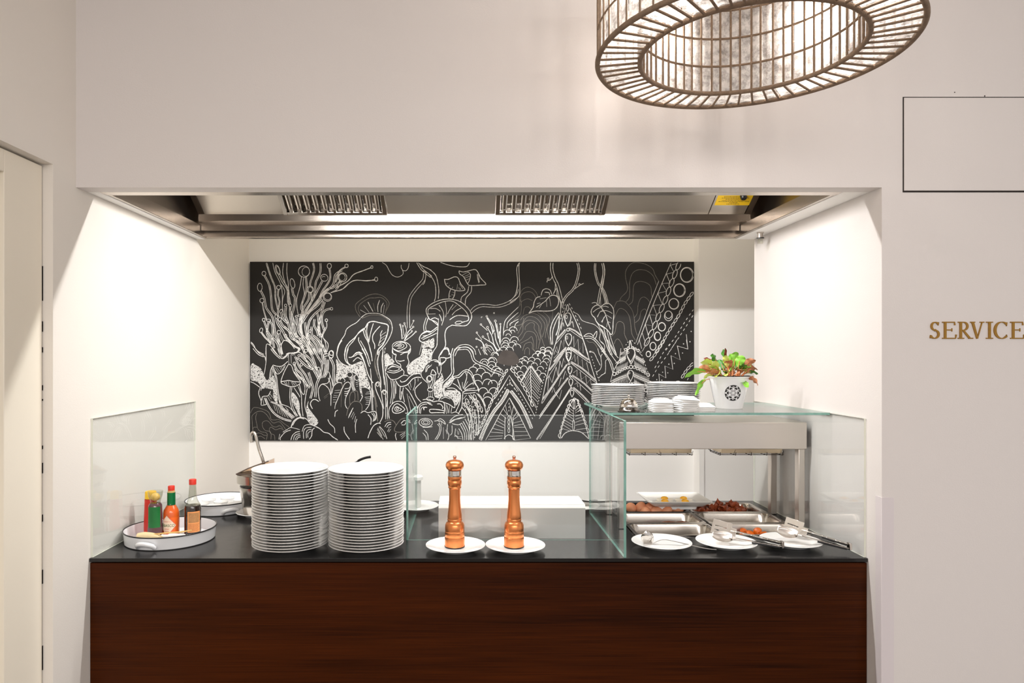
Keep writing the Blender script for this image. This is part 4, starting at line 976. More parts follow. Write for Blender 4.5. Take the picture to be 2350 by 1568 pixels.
# ================================================================ CHALKBOARD
BD = 3.742
bx0, bx1, bz0, bz1 = px(573.5, BD), px(1592.5, BD), pz(1012, BD), pz(601, BD)
cbd = thing('chalkboard', 'wide blackboard with white chalk drawing of mushrooms, coral and leaves', 'chalkboard', (0, BD, 0))
b = MB(); b.box(bx0, bx1, 0, .009, bz0, bz1); b.build('board', M['board'], cbd, smooth=False)
MURAL = """
@A
p 11 16 330 60 400 280 470 460 480 640 520 830
l 11 435 60 470 210 560 400 590 560 590 740 612 920
l 11 610 60 598 230 640 400 690 540 730 740
l 11 668 60 665 230 690 420 690 700 750 900 820 1080
p 11 18 1090 50 1110 180 1050 380 1048 445
p 11 20 1215 50 1210 220 1140 380 1118 560 1095 660
o 12 945 203 92 92 0
o 8 975 205 60 74 10
o 12 290 235 32 36 0
o 11 223 460 38 66 0
o 11 516 176 32 82 -18
o 9 522 180 22 66 -18
o 11 757 398 36 80 -12
o 13 1046 497 52 54 0
o 9 1050 500 36 42 0
o 12 530 463 32 33 0
o 12 1278 305 60 56 20
l 9 1240 300 1265 280 1290 290
o 12 1360 112 34 42 0
o 14 1330 620 68 68 0
o 10 1332 612 56 54 0
o 12 258 678 34 36 0
o 11 645 757 20 20 0
o 11 722 760 24 24 0
o 11 570 850 20 32 25
o 11 492 940 22 32 0
o 11 550 985 24 30 20
o 11 825 935 24 14 -10
o 11 872 918 26 14 -10
o 11 286 993 22 26 0
o 11 366 1000 36 18 0
o 11 1312 1000 20 22 0
o 11 1396 812 20 22 0
o 11 245 1165 24 38 20
o 11 535 1195 28 30 0
o 11 646 1253 20 22 0
o 11 895 1315 26 26 0
o 11 975 1500 26 26 0
o 11 1022 1330 16 30 10
o 11 1045 1175 16 26 20
p 12 20 300 270 375 420 405 600 425 820 492 905
p 12 22 235 515 295 640 330 800 430 950 460 1120 480 1250 560 1400
p 10 12 262 705 290 850 332 990
p 12 28 540 250 600 370 680 500 690 690 712 745
p 11 16 530 495 520 590 545 700 520 850 530 950
l 11 560 400 630 520 600 640 590 740
p 12 22 750 470 770 580 800 640 780 800 750 900 760 1000 800 1150 830 1300
l 12 905 285 880 450 830 640 830 780 850 905
p 12 20 975 285 985 500 900 780 930 880 880 1060 920 1250
l 12 940 300 930 420 950 560 920 700 930 820
p 12 20 1030 550 1020 660 930 820 880 1050
p 12 18 1060 550 1070 690 980 860 900 1060 920 1250
p 12 22 1250 350 1140 560 1090 660 980 830 930 930
p 12 18 1362 150 1370 330 1250 520 1180 680 1060 830 980 900
p 12 24 1568 180 1460 260 1420 420 1270 560 1170 680 1000 890
p 12 20 1540 360 1430 460 1320 500 1200 620
l 12 1560 370 1490 490 1380 550
l 13 1568 490 1490 520 1380 552
p 13 24 1250 650 1160 760 1020 880 900 1060
p 13 22 1260 680 1230 800 1120 900 1030 1030 1000 1250 1040 1400
p 13 22 1285 700 1240 850 1210 1000 1180 1150 1250 1280
p 12 22 1380 812 1290 840 1240 930 1240 1040 1275 1160
l 12 1312 1020 1318 1110 1260 1230 1260 1290 1340 1390 1320 1520
l 12 1300 1110 1240 1250 1235 1400
p 12 22 1120 980 1110 1080 1160 1180 1180 1260
p 12 22 1160 880 1180 960 1190 1100 1210 1290
p 12 24 650 780 640 920 680 1030 720 1180
p 12 24 575 880 600 970 680 1050
p 12 26 495 975 520 1060 600 1180 660 1300 760 1400 800 1460
p 12 24 555 1010 600 1090 700 1180 740 1290 850 1350 960 1450
p 12 22 720 780 720 900 740 1050 760 1200 800 1290
p 12 20 290 1010 320 1090 350 1180 420 1300 460 1460
p 12 20 370 1020 350 1120 340 1220 390 1330 400 1400
p 12 20 380 1010 430 1100 430 1330
p 14 16 245 1195 310 1280 380 1350 405 1400
p 12 24 540 1220 600 1330
p 12 20 660 1275 730 1360 800 1430 870 1460
p 12 24 440 1290 520 1400 560 1560
p 12 24 490 1200 540 1350 590 1560
p 12 22 620 1100 720 1200 780 1300 880 1400 960 1530
p 12 22 760 1050 780 1180 850 1280 960 1380 1060 1530
p 12 24 825 960 840 1080 870 1200 960 1330 1080 1560
p 12 24 880 950 890 1100 910 1230 990 1330 1120 1560
p 12 24 960 1030 980 1200 1010 1320 1100 1430 1150 1560
p 12 24 1070 1100 1080 1250 1160 1340 1210 1450 1210 1560
p 12 22 1100 1250 1200 1340 1260 1450 1300 1520
p 12 20 1000 1200 1050 1280 1140 1400 1190 1540
p 12 22 890 1340 920 1440 960 1560
p 12 22 1250 1400 1280 1500 1310 1560
l 12 1260 1290 1300 1380 1310 1540
l 13 50 1330 120 1400 170 1490 290 1560
l 11 60 1350 130 1440 200 1530 260 1568
l 13 320 1560 325 1440 340 1390 400 1420 510 1560
l 15 590 1560 570 1430 600 1350 640 1330 720 1370 800 1440 880 1465 850 1520 780 1540
l 13 650 1560 700 1535 780 1545
o 12 1395 1535 34 40 0
l 14 1568 1330 1510 1420 1480 1560
@B
p 12 22 410 0 470 80 560 160
p 12 22 520 0 580 150
l 15 560 160 620 160 700 80 800 80 880 0
l 13 600 155 690 90 760 70 850 60
l 9 640 150 690 100
l 9 670 155 700 100
l 9 730 80 770 120
l 9 750 80 800 110
p 11 40 712 100 718 250
l 13 150 0 220 80 300 130 320 200
l 13 110 0 200 100 290 140
l 12 325 0 325 200 310 330 290 430
l 13 440 270 500 290 580 290 650 240 680 210
l 13 440 270 400 360 380 490 340 530 290 490
l 13 440 290 470 370 520 420 600 350 640 270
l 9 470 310 530 400
l 9 500 310 550 380
l 9 540 300 580 360
l 9 570 300 600 350
l 9 600 290 620 330
l 9 430 300 400 470
l 9 440 330 420 480
p 12 18 440 330 490 480 510 660 545 850 600 980 700 1060 790 1130
l 13 690 260 620 390 570 550 640 600 720 625 800 620 860 590 890 550 840 480 780 390 740 280 690 260
l 15 565 545 650 530 700 525 770 540 890 550
l 10 620 550 660 600
l 10 650 540 680 615
l 10 690 535 700 620
l 10 740 550 770 615
l 10 760 550 800 605
l 10 790 550 830 595
p 11 26 735 630 725 800 760 980 830 1110
l 14 850 0 860 60 900 80 960 140 1020 270 1100 340
p 12 24 850 160 920 230 1000 300 1090 340
p 12 20 780 250 830 350 900 420 970 560 1040 650
p 12 20 800 130 870 300 960 420 1010 520 1060 620
p 12 22 880 100 960 180 1040 260 1120 380 1180 500
p 12 22 960 100 1050 180 1110 280 1160 360 1190 480
p 12 22 1000 0 1080 130 1140 300 1160 360
p 12 22 1100 0 1170 130 1240 260 1220 420 1230 490
p 12 22 1220 0 1250 140 1260 260
p 12 20 1290 150 1300 300 1260 480
p 12 20 1340 180 1330 360 1280 470
l 13 1260 150 1280 90 1340 90
l 13 1260 160 1290 130 1340 120
o 16 1388 100 38 60 0
p 12 24 790 370 870 470 960 540 1000 640
p 12 22 1020 390 1060 520 1090 650 1050 820
p 12 26 1190 350 1200 460 1150 600 1130 800
l 12 1150 370 1160 320 1200 320 1210 480
l 12 1370 430 1340 560 1230 590 1180 680 1190 800 1210 860
l 12 1210 600 1270 590 1350 660 1380 760
p 12 26 1370 150 1430 280 1430 450 1440 600
l 12 1350 380 1400 520 1420 620
l 12 1340 480 1385 620 1385 940
o 11 787 250 20 26 15
o 11 903 265 18 26 15
o 10 862 118 16 20 0
o 10 840 165 14 14 0
l 12 790 330 840 430 920 520 960 640 950 740 930 750 900 700 870 590
l 12 1000 650 970 800 960 930 980 1030 1000 1080
l 12 850 620 900 760 910 950 930 1110
l 11 780 640 860 760 880 800
f 100 245 150 270 240 330 290 440 340 520 400 470 450 450 480 560 500 700 515 880 490 890 440 800 430 660 260 640 200 560 60 500 60 330
f 760 720 830 800 870 900 880 1040 900 1110 870 1110 820 1000 760 880 745 780
f 1020 860 1010 950 1060 1030 1130 1120 1180 1200 1140 1260 1080 1250 1010 1160 985 1050 990 940
l 13 55 540 130 570 230 640
l 13 225 650 300 640 430 665
l 13 225 650 205 740 245 860 250 930 350 910
l 12 240 690 250 660 300 650
l 14 245 860 270 790 340 780 370 760 400 700
l 11 270 820 290 920
l 11 290 800 330 910
l 10 350 790 390 860
l 10 370 770 410 830
l 10 390 740 430 800
p 13 20 310 810 380 960 480 1080 600 1150 740 1190
p 11 16 400 870 520 920 620 1020 760 1150
l 11 540 850 580 910 700 960 780 1040 840 1110
l 9 450 920 480 1020
l 9 480 920 520 1060
l 9 510 930 560 1080
l 9 540 940 600 1110
l 9 560 970 640 1120
l 9 600 1010 690 1140
l 9 620 980 720 1110
l 9 660 990 750 1120
l 9 640 960 700 1020
l 9 420 890 560 940
l 16 735 1290 770 1200 840 1140 920 1130 990 1160 1060 1240 1130 1275
l 13 760 1260 800 1190 870 1140 950 1155
l 15 1085 990 1050 910 1080 850 1130 835 1190 870
l 15 1130 1275 1200 1310 1270 1370 1350 1390 1420 1450 1500 1500
l 11 915 1360 950 1270 1030 1245 1110 1265
l 11 940 1480 940 1360 980 1300 1070 1290
l 11 985 1470 985 1370 1020 1330 1070 1325
l 11 1010 1460 1010 1390 1060 1350
l 14 1030 1490 1070 1430 1080 1340 1120 1300
l 12 730 1500 760 1420 820 1370 880 1360
l 11 770 1500 800 1420 880 1395
l 11 800 1500 830 1440 890 1420
l 11 825 1500 850 1460 890 1448
l 13 560 1500 560 1460 640 1370 730 1335
l 10 530 1490 550 1400
l 10 600 1370 680 1320 740 1295 880 1330
m 9 60 1085 110 980 170 968 260 990 350 1030 390 1090 410 1160 470 1170 540 1165 620 1230 710 1290
m 9 110 1390 105 1300 100 1200 95 1110 140 1060 200 1030 270 1035 340 1090 400 1180 450 1220 540 1200 600 1260 650 1330
m 9 175 1060 155 1130 170 1220 190 1310 240 1360 340 1390 330 1500
m 9 620 1340 560 1310 480 1330 410 1290 380 1320 400 1390 460 1420 470 1500
m 9 600 1310 550 1265 490 1285 430 1270 370 1200 320 1185 270 1210 265 1270 310 1340 400 1370 405 1490
m 9 150 1420 190 1385 240 1390 290 1420 340 1425
m 9 160 1465 210 1440 250 1440 310 1480
m 9 110 1400 110 1320 130 1290 180 1290
l 13 1500 1010 1460 1040 1450 1120
l 13 1335 1160 1370 1230 1440 1300 1450 1385
l 13 1568 565 1500 560 1430 620 1400 740
l 11 1568 650 1510 800 1460 920 1450 990
l 9 1450 690 1540 680
l 9 1440 730 1530 720
l 9 1430 765 1500 775
l 9 1420 800 1490 800
l 9 1420 840 1470 840
l 9 1420 880 1460 878
m 9 1360 730 1270 800
m 9 1330 780 1280 820
@C
o 12 180 110 28 28 0
o 12 595 130 18 22 0
o 12 665 328 25 34 0
o 14 115 298 70 72 0
o 9 108 295 50 55 0
p 11 14 160 130 60 200 20 330 0 380
l 17 580 140 450 190 300 250 200 360 60 440 0 480
l 14 640 335 520 355 330 345 230 390 130 480 0 530
l 12 640 345 500 350 320 350 200 410 100 500 0 520
l 11 70 360 30 440 0 490
l 10 755 50 830 100 880 190 930 260 1000 292 1060 280 1105 240 1100 190 1075 140 1075 95
l 10 1100 185 1150 190 1190 140 1205 40
p 11 30 1340 50 1410 160 1490 230 1568 290
l 10 1350 60 1440 120 1568 180
p 9 40 1460 230 1440 340 1320 480 1230 610 1200 740 1190 900 1195 1130
m 12 400 945 340 850 325 760 370 700 500 610 600 575 700 575 800 620 870 700 870 760 820 860 805 910
m 11 410 910 375 830 400 740 540 645 640 635 750 630 830 700 840 760 820 840
l 12 405 830 505 888
l 11 460 755 550 872
l 13 530 700 560 760 615 862
m 10 615 720 650 855
l 13 722 670 690 770 695 865
l 12 785 715 750 790 745 880
l 10 800 750 780 900
l 13 415 960 500 900 600 885 720 895 830 950 900 1010 925 1100 925 1170 890 1270 820 1390 700 1530
m 11 430 970 560 920 680 915 760 930 850 985 900 1070
l 13 410 970 340 1040 250 1090 180 1150 150 1240 90 1330 40 1430 20 1568
l 13 20 1568 50 1430 100 1330
l 20 490 1120 540 1040 620 1020 720 1040 850 1075 860 1150 840 1250 780 1390 700 1480 690 1568
l 17 490 1120 400 1180 320 1280 230 1360 170 1450 145 1568
l 13 480 1140 370 1220 300 1330 210 1440 180 1568
l 15 450 1160 480 1260 540 1380 590 1568
l 14 530 1060 510 1180 550 1350
l 12 480 1150 520 1300 550 1360
l 14 620 1050 580 1180 545 1350
l 15 730 1095 660 1170 610 1250 610 1330 640 1400 640 1470
l 12 765 1165 735 1230 740 1290 700 1420
l 11 830 1190 740 1250
l 11 830 1240 740 1300
l 11 800 1290 720 1370
l 11 820 1330 710 1420
l 14 380 1280 380 1340 430 1440 500 1568
l 12 405 1330 480 1460 530 1568
l 12 815 1450 800 1520 810 1568
l 16 300 1568 380 1520 440 1550
o 12 1078 1435 150 88 6
l 13 950 1430 1000 1380 1100 1360 1160 1400 1150 1450 1040 1500 950 1470
l 12 980 1430 1060 1385 1120 1410 1090 1450 1010 1460
l 11 1010 1430 1060 1405 1080 1420 1030 1440
l 14 935 1450 930 1530 980 1568
l 14 1230 1460 1220 1520 1180 1568
l 18 1090 1310 1080 1180 1060 1080
l 12 1130 1060 1160 1180 1110 1300
o 9 1058 1073 12 12 0
o 9 1128 1050 12 12 0
o 9 1102 1092 12 12 0
o 9 1276 1008 10 10 0
o 9 1272 1108 12 12 0
o 9 1250 1178 11 11 0
o 9 1314 1188 11 11 0
l 14 1100 1105 1120 1250
l 13 1275 1020 1220 1130
l 16 1265 1120 1190 1190 1130 1320
l 15 1250 1190 1190 1240 1120 1335
l 14 1305 1195 1240 1260 1130 1340
p 10 34 1500 960 1460 1090 1465 1180
l 18 1568 1190 1480 1180 1400 1240 1370 1310 1400 1350 1480 1370 1568 1340
l 13 1400 1300 1480 1260 1568 1210
l 11 1420 1360 1370 1568
@D
l 15 40 0 20 100 60 200 130 260 230 290 330 250 430 210
l 17 170 0 150 120 170 210 240 280
l 13 210 0 180 130 210 240 280 280
f 10 180 60 230 140 270 240 290 430 215 480 330 520 470 570 630 540 660 430 620 440 770 400 700 380 520 330 420 200 380 180 470 60 500 30 560 0 500 20 350
l 16 215 145 270 140 340 70 400 80 450 160 490 280 530 420 580 520 615 565
l 13 240 150 320 120 370 90 420 130 480 260 520 400
l 14 285 215 360 150 430 190
l 15 430 0 500 130 540 260 560 300
l 15 470 0 520 90 550 180 570 260
l 14 560 0 590 120 600 210
l 13 570 330 600 640 620 800
m 16 690 20 660 120 640 260 680 420 730 540 740 660
l 13 720 60 690 200 700 350 740 520 740 700
m 13 690 130 660 300 700 430
p 12 30 790 0 790 200 800 400 830 600 835 1160
l 11 770 60 760 200 780 400 800 600
f 850 85 900 150 960 210 940 250 880 270 810 290 810 120
l 14 930 0 945 80 990 100 980 170 1010 230 1060 260 1070 310
l 14 1220 0 1180 130 1200 230 1160 310
l 14 1060 105 1130 70 1190 60 1220 20
l 13 1010 200 1060 210 1130 195
l 11 930 100 940 230
l 13 820 370 850 290 930 260 1010 280 1080 330 1070 360 960 400 840 380
l 12 850 340 930 300 1020 310 1040 345 960 370 870 355
l 12 880 320 930 285 980 300
l 11 905 290 950 290
l 13 830 400 900 500 1000 500 1110 440 1190 450
l 12 1080 330 1120 380 1110 430
l 15 1060 520 1080 550 1150 530 1230 450 1320 410 1390 420
l 15 980 520 1040 610 1100 620 1180 590 1260 500 1340 470 1400 480
f 1568 0 1430 0 1390 120 1270 200 1180 300 1180 400 1240 430 1400 400 1450 300 1568 190
l 12 1450 300 1400 400 1420 480 1500 560
l 12 1490 380 1510 320 1568 280
p 11 30 920 510 940 700 910 910
l 10 960 530 980 700 960 820
l 10 990 560 990 740
l 13 1060 630 1050 800 1070 830 1080 700
l 12 1110 640 1100 740 1130 880
l 10 1180 580 1230 680
l 10 1220 560 1240 640
l 10 1300 490 1300 580 1270 690
l 10 1350 480 1350 540
l 13 1140 640 1200 700 1270 820 1350 980
l 10 1170 740 1230 1020
l 10 1200 780 1300 980
l 13 1410 550 1310 650 1300 720 1330 800 1400 880
o 12 1530 500 40 50 0
l 11 1510 560 1530 650
l 13 1140 1060 1180 1050 1160 960 1110 890 1050 865 960 880 890 960 870 1050 880 1150
l 15 925 1000 960 930 1010 905 1060 930 1130 990 1100 1030 1020 1060 950 1050 925 1000
l 12 960 990 1000 950 1050 980 1080 1000 1000 1030 960 990
o 12 1010 988 18 20 0
m 12 0 560 60 550 110 600 100 700 50 800 0 900
m 11 100 680 90 960
l 12 110 660 150 580 210 550 245 600 230 680 170 800 160 920 195 990
l 11 150 660 220 650 240 620
l 11 145 705 200 700 235 660
l 11 145 740 190 735 215 710
l 11 150 770 180 770 200 745
o 11 232 430 46 42 0
o 11 350 475 38 48 0
l 11 70 520 110 480 155 520 140 550
p 10 18 270 460 260 560 300 700
p 10 18 310 440 290 600 320 690
l 10 330 560 380 545
l 10 335 590 375 580
l 10 340 620 370 615
l 10 220 490 270 475
l 10 225 510 270 495
m 11 240 930 230 800 260 720 310 720 320 800 310 860
m 11 320 700 360 710 370 850
l 12 400 640 440 640 490 640 560 680 575 790 550 920 490 1010
l 13 420 760 440 790 400 870
l 10 505 720 570 705
l 10 490 745 570 740
l 10 480 800 570 790
l 10 490 825 570 825
l 10 500 855 570 855
l 10 500 885 560 880
l 10 490 915 550 915
p 10 16 590 640 600 850 605 1020
m 16 620 680 640 800 660 960 690 1200
m 14 640 760 660 850 680 960
l 14 720 1220 770 1110 770 960 740 860 670 700 650 600 680 550 720 560 730 640
o 11 688 590 20 30 0
l 12 750 700 760 800 790 990
l 12 760 720 780 680 830 700 850 800 830 960
o 11 798 720 20 30 0
l 11 820 780 830 840
m 12 180 1100 210 980 280 880 370 870 430 930 430 1040
l 11 290 970 240 1060 210 1140
l 11 270 1020 220 1120
l 10 300 1040 250 1130
l 10 315 1065 275 1160
l 11 330 1110 310 1210
l 12 350 1155 325 1250 330 1380
l 14 140 1280 150 1370 230 1490
l 14 410 1060 470 1025 530 1050 640 1030 670 1080 660 1150 640 1180
l 13 530 1080 580 1150 575 1250
l 11 590 1060 630 1120 610 1200
l 11 620 1050 650 1120 630 1190
l 15 530 1470 560 1380 620 1270 690 1225 740 1230
l 12 680 1320 780 1490
l 12 690 1300 760 1430
l 12 710 1280 810 1450
l 12 720 1275 800 1370 840 1480
l 11 680 1370 750 1460
l 12 805 1285 850 1220 910 1210
l 12 835 1295 870 1250 910 1240
l 11 860 1300 910 1280
l 11 850 1360 880 1310
l 11 870 1370 905 1320
m 12 800 1200 880 1170 950 1190 990 1250
m 12 1140 1140 1060 1170 970 1300 980 1360 1080 1370 1150 1350
l 13 1070 1230 1120 1180 1150 1190
l 12 1080 1250 1130 1250 1150 1210
l 12 990 1385 980 1430 1000 1500
l 12 1055 1420 1140 1370
l 11 1070 1450 1140 1390
l 11 1080 1480 1140 1420
l 14 1340 1060 1350 960 1400 900 1480 880 1568 900
l 12 1370 1060 1380 960 1430 920 1500 910
l 11 1390 1070 1400 990 1440 950
l 13 1450 1010 1440 970 1500 965
@E
l 12 110 50 270 50 400 90 540 120 700 125 750 90 770 40
l 9 380 50 410 90
l 9 470 40 500 115
l 9 565 40 595 118
l 9 650 40 690 105
l 12 0 120 100 160 210 260 250 400 265 520 255 650
l 12 0 190 100 240 190 370 215 500 210 620 190 690
l 11 50 200 50 280 30 380 0 420
l 13 350 330 420 330 520 290 580 310 620 400 690 490 660 515 560 515 450 480 380 420 355 330
l 10 600 400 660 490
l 9 385 405 415 390
l 9 420 450 445 425
l 9 480 480 495 455
l 9 560 500 570 410
l 9 600 500 590 460
l 9 620 505 615 475
l 12 460 490 435 560 430 640
l 12 530 510 520 590 490 650
l 8 440 610 465 600
l 8 470 580 510 590
l 8 490 540 515 550
l 13 595 190 660 210 740 195 850 170 900 210 950 310 1035 410 940 425 770 430 720 380 670 290 605 240 595 190
l 10 740 210 780 250 770 330 740 400
l 9 650 260 740 215
l 9 680 285 760 250
l 9 690 310 770 280
l 9 700 350 760 320
l 11 895 240 900 310 920 390
l 9 915 240 920 330 930 380
l 12 755 440 730 540 640 620 625 700
l 12 800 440 790 540 710 640 695 760
l 15 245 1080 150 1000 110 980 60 870 70 800 150 730 260 680 380 655 500 660 620 700 720 780 790 880 795 980 720 1080 600 1090 480 1080
l 14 110 800 250 730 370 690 490 690 600 760 700 850 745 930 745 1000 660 1030 600 1060 530 1060
l 12 90 900 90 830 120 800
l 12 525 1050 560 1020 620 1015 650 1030
l 12 120 810 220 810 290 855
l 15 80 900 210 895
l 10 370 700 390 850 375 950
l 12 265 750 330 850 345 960 310 1085
l 11 500 740 440 830 405 900
l 11 555 750 475 830
l 12 630 800 540 850 480 915
l 14 740 935 600 920 520 940 440 995
l 12 270 900 300 960 310 1015
l 16 140 980 200 960 260 990
l 14 120 985 220 1030 250 1090 240 1250 240 1330
l 12 260 970 255 1090
p 9 32 70 965 35 1090 40 1180
l 18 0 1220 70 1190 130 1190 240 1110
l 12 0 1260 120 1230 240 1140
l 14 0 1320 60 1290 150 1250 230 1210
l 14 0 1360 80 1340 110 1310
f 20 1370 100 1340 180 1290 190 1380 165 1455 0 1455
l 13 240 1320 230 1420 180 1500 150 1568
l 15 490 1075 400 1130 365 1230 375 1400 340 1480 290 1568
l 15 290 1568 350 1470 400 1450 430 1490 430 1568
p 11 38 520 1540 570 1460 650 1420 750 1425 830 1490 850 1568
l 10 775 855 830 790 920 745 1050 740 1200 755 1340 720 1450 660 1540 570 1568 490
l 10 800 885 870 820 970 780 1100 785 1260 785 1400 740 1500 680 1568 610
l 9 1568 100 1540 160 1555 400 1530 560
l 8 960 965 960 945 980 945
o 9 1048 935 13 13 0
o 9 1188 1012 16 16 0
o 9 1168 882 10 10 0
o 9 1272 1062 11 11 0
o 9 1060 1118 16 18 0
o 9 954 1068 14 12 0
o 9 1166 1172 10 12 0
o 9 1063 1222 10 12 0
o 9 887 1203 12 12 0
o 9 985 1270 14 14 0
o 10 882 1303 14 10 0
o 9 1040 1400 14 14 0
o 9 882 1437 10 12 0
o 8 965 1450 12 12 0
o 8 1046 1440 12 12 0
l 16 1050 960 1120 1090 1150 1220
l 12 1060 950 1160 1120 1140 1230
l 16 960 1080 1060 1170
l 14 1070 1140 1130 1250 1170 1400 1240 1510
l 18 1190 1030 1220 1180 1240 1300
l 12 1215 1050 1250 1250
l 16 1275 1080 1270 1200 1270 1380
l 12 1255 1180 1250 1300 1270 1400
l 14 1180 1200 1200 1330 1270 1490
l 14 890 1215 970 1320
l 16 1065 1240 1100 1350
l 14 1000 1290 1080 1340 1150 1390 1220 1510
l 15 900 1310 980 1370 1010 1500 1060 1568
l 12 940 1320 1000 1400 1040 1510
l 14 1050 1410 1120 1430 1170 1510
l 12 1060 1430 1130 1500
l 14 980 1480 1020 1560
l 14 910 1470 950 1568
l 12 1060 1470 1110 1530
l 11 1320 1250 1330 1100 1370 980 1568 780
l 11 1380 1130 1385 1050 1440 980 1568 870
l 11 1430 1090 1440 1050 1568 980
l 11 1500 1130 1520 1060 1568 1020
k 11 66 1390 1190 1480 1140 1360 1320 1500 1300 1350 1400 1460 1390 1320 1470 1420 1470 1540 1420
k 10 38 1400 1240 1470 1180 1360 1350 1500 1350 1350 1430
@F
l 14 130 0 60 130 0 260
l 16 265 200 270 130 330 30 400 10 430 60 460 130 400 160 350 150 290 150
l 13 285 150 290 230 320 240 380 190 370 160
l 12 270 230 300 270 370 210
l 14 0 370 60 260 140 200 220 190 290 250 300 350 280 420
l 13 50 390 60 310 110 270
l 10 100 320 150 260
l 13 190 210 260 230 270 290
l 13 235 300 250 400 270 430 250 480
l 14 130 430 160 350 200 380 215 430 130 430
o 12 115 490 40 45 0
p 11 28 100 540 110 650
p 11 28 190 440 180 540 140 650
o 11 125 675 45 30 0
o 11 125 825 60 32 0
l 10 100 710 100 790
l 10 125 710 130 790
l 10 155 700 160 790
f 310 400 340 500 330 560 320 640 330 770 270 810 200 790 180 680 200 560 290 470
f 480 460 510 490 420 600 370 650 380 700 580 700 610 760 600 860 540 940 520 870 450 790 330 770 340 600 430 520
p 14 34 510 0 485 100 485 280 490 400 420 500 340 580 330 680 335 770
p 12 36 510 120 560 20 640 0 740 5 800 80 840 190 930 250 1030 290 1130 360 1250 400 1300 430
l 14 380 640 450 600 520 490 600 470 680 390 720 380 790 430 840 550 900 640 900 690
l 13 490 460 580 440 660 370 740 350 810 410 860 560 910 650 910 690
l 14 640 700 610 620 570 500
l 12 620 680 560 610 490 570
l 11 650 640 650 550
l 11 700 390 720 480 660 660
l 11 730 400 720 480
l 11 740 540 670 660
l 13 400 655 500 650 570 690
l 14 380 690 580 700 620 780 600 900 540 1040
l 13 660 700 650 830 640 960 580 1075
l 13 660 720 720 690 900 685
l 12 680 680 780 660 860 650
l 12 680 670 760 600 830 560
l 12 670 740 780 730 870 720
l 12 665 830 720 760
l 14 0 840 100 830 170 870 250 860 340 880 360 960 350 1070
l 13 0 890 60 880 110 910 160 930
l 12 20 1000 30 960 70 965
l 14 235 910 290 910 330 960 320 990
l 15 350 1020 240 1000 120 1000 130 1050 220 1050 350 1050
l 14 260 850 310 790 400 780 480 830 520 900 520 970 440 920 370 890 290 860
l 11 300 830 370 800 450 830
l 10 350 900 390 1070
l 10 380 910 410 1060
l 10 400 930 430 1060
l 10 440 940 430 1060
l 12 480 960 460 1060
l 13 880 730 960 830 1010 940 1040 1070
l 12 910 740 980 830 1030 950
l 13 750 760 830 860 900 1000 920 1240 900 1430
l 12 780 750 850 850 930 1000
l 12 660 890 760 1040 800 1250 800 1500
l 12 690 880 780 1050 830 1300 830 1500
l 12 640 960 730 1090 770 1300 770 1500
o 10 730 870 25 50 -25
o 10 790 980 22 50 -20
o 10 830 1080 18 40 -10
o 10 855 800 20 50 -25
o 10 910 900 20 55 -20
o 10 960 1000 18 50 -10
o 10 860 1180 16 50 0
o 10 885 1290 14 50 0
l 10 850 1000 880 1200 870 1430
g 8 820 800 1000 1250 60
g 8 680 850 900 1450 60
l 12 690 1150 760 1300 790 1500
l 12 660 1190 740 1350 750 1500
l 12 640 1220 710 1370 720 1500
l 12 610 1240 680 1380 690 1500
l 12 590 1310 640 1400 660 1500
l 10 540 1310 530 1420 580 1440
l 9 560 1330 580 1410
l 9 590 1350 590 1410
l 10 580 1450 640 1440
l 10 580 1470 640 1480
l 12 520 1440 550 1430 580 1480
l 13 430 1220 500 1170 600 1150 700 1120
l 12 450 1220 540 1160 640 1130
l 12 440 1190 530 1110 660 1080
l 12 480 1230 580 1250 640 1220
l 12 470 1060 540 1040 600 1075
l 12 190 1190 240 1180 290 1150 350 1190 370 1240 300 1190 250 1190
l 10 270 1190 290 1260
l 10 310 1190 310 1260
p 11 24 250 1230 290 1290 270 1400 210 1500
l 11 410 1240 400 1340 430 1420 410 1500
l 11 480 1260 480 1380 450 1420
l 10 340 1290 340 1480
l 11 380 1330 400 1400
o 12 50 1215 110 70 5
o 11 50 1210 70 44 5
o 10 50 1210 40 24 5
l 12 0 1290 80 1290 160 1280
l 12 20 1330 80 1400 90 1500
l 11 0 1380 50 1440 60 1500
k 12 76 825 340 950 360 890 460 1040 430 1060 540 900 560 990 680 1150 560 1160 680 1070 760 1060 830
k 12 60 880 280 1190 430
k 11 74 1010 210 1140 180 1260 250 1200 330 1130 250 1240 360
k 10 44 1010 230 1130 180 1120 290 1230 350 1190 100
k 11 60 1180 90 1260 50
h 12 70 1390 340 1290 500 1240 620 1180 760 1130 870 1080 980 1000 1190 920 1350 860 1480
s 15 1180 820 1300 640 1418 440 1568 700
d 11 40 1425 510 1425 640
d 11 46 1400 580 1330 680 1160 970
d 11 50 1440 580 1568 740
c 13 52 24 1400 680 1300 860 1160 1040 1030 1280 940 1500
s 12 1030 1500 1150 1290 1260 1080 1418 810 1568 1110
d 11 40 1415 890 1410 1040
p 12 130 1415 1120 1410 1250 1410 1490
h 10 70 1410 1100 1410 1400
l 13 1330 1480 1370 1430 1420 1415 1470 1450 1490 1500
l 12 1350 920 1390 1080
l 12 1320 990 1390 1090
l 12 1275 1070 1370 1150
l 12 1230 1140 1345 1210
l 12 1210 1180 1340 1260
l 12 1180 1240 1330 1300
l 12 1150 1310 1320 1350
l 12 1120 1370 1320 1385
l 12 1085 1440 1310 1430
l 12 1070 1490 1300 1470
@G
l 11 185 30 150 100 155 300 165 450 150 600 60 670 0 715
l 11 155 60 115 150 125 400 90 580 0 690
m 9 160 650 190 520 280 460 380 490 440 560 455 620
m 9 170 700 190 590 260 540 350 540 410 600 420 650
m 9 180 760 200 690 290 650 370 680
m 9 220 900 240 800 300 780 350 820
m 9 155 600 160 750 70 850 0 930
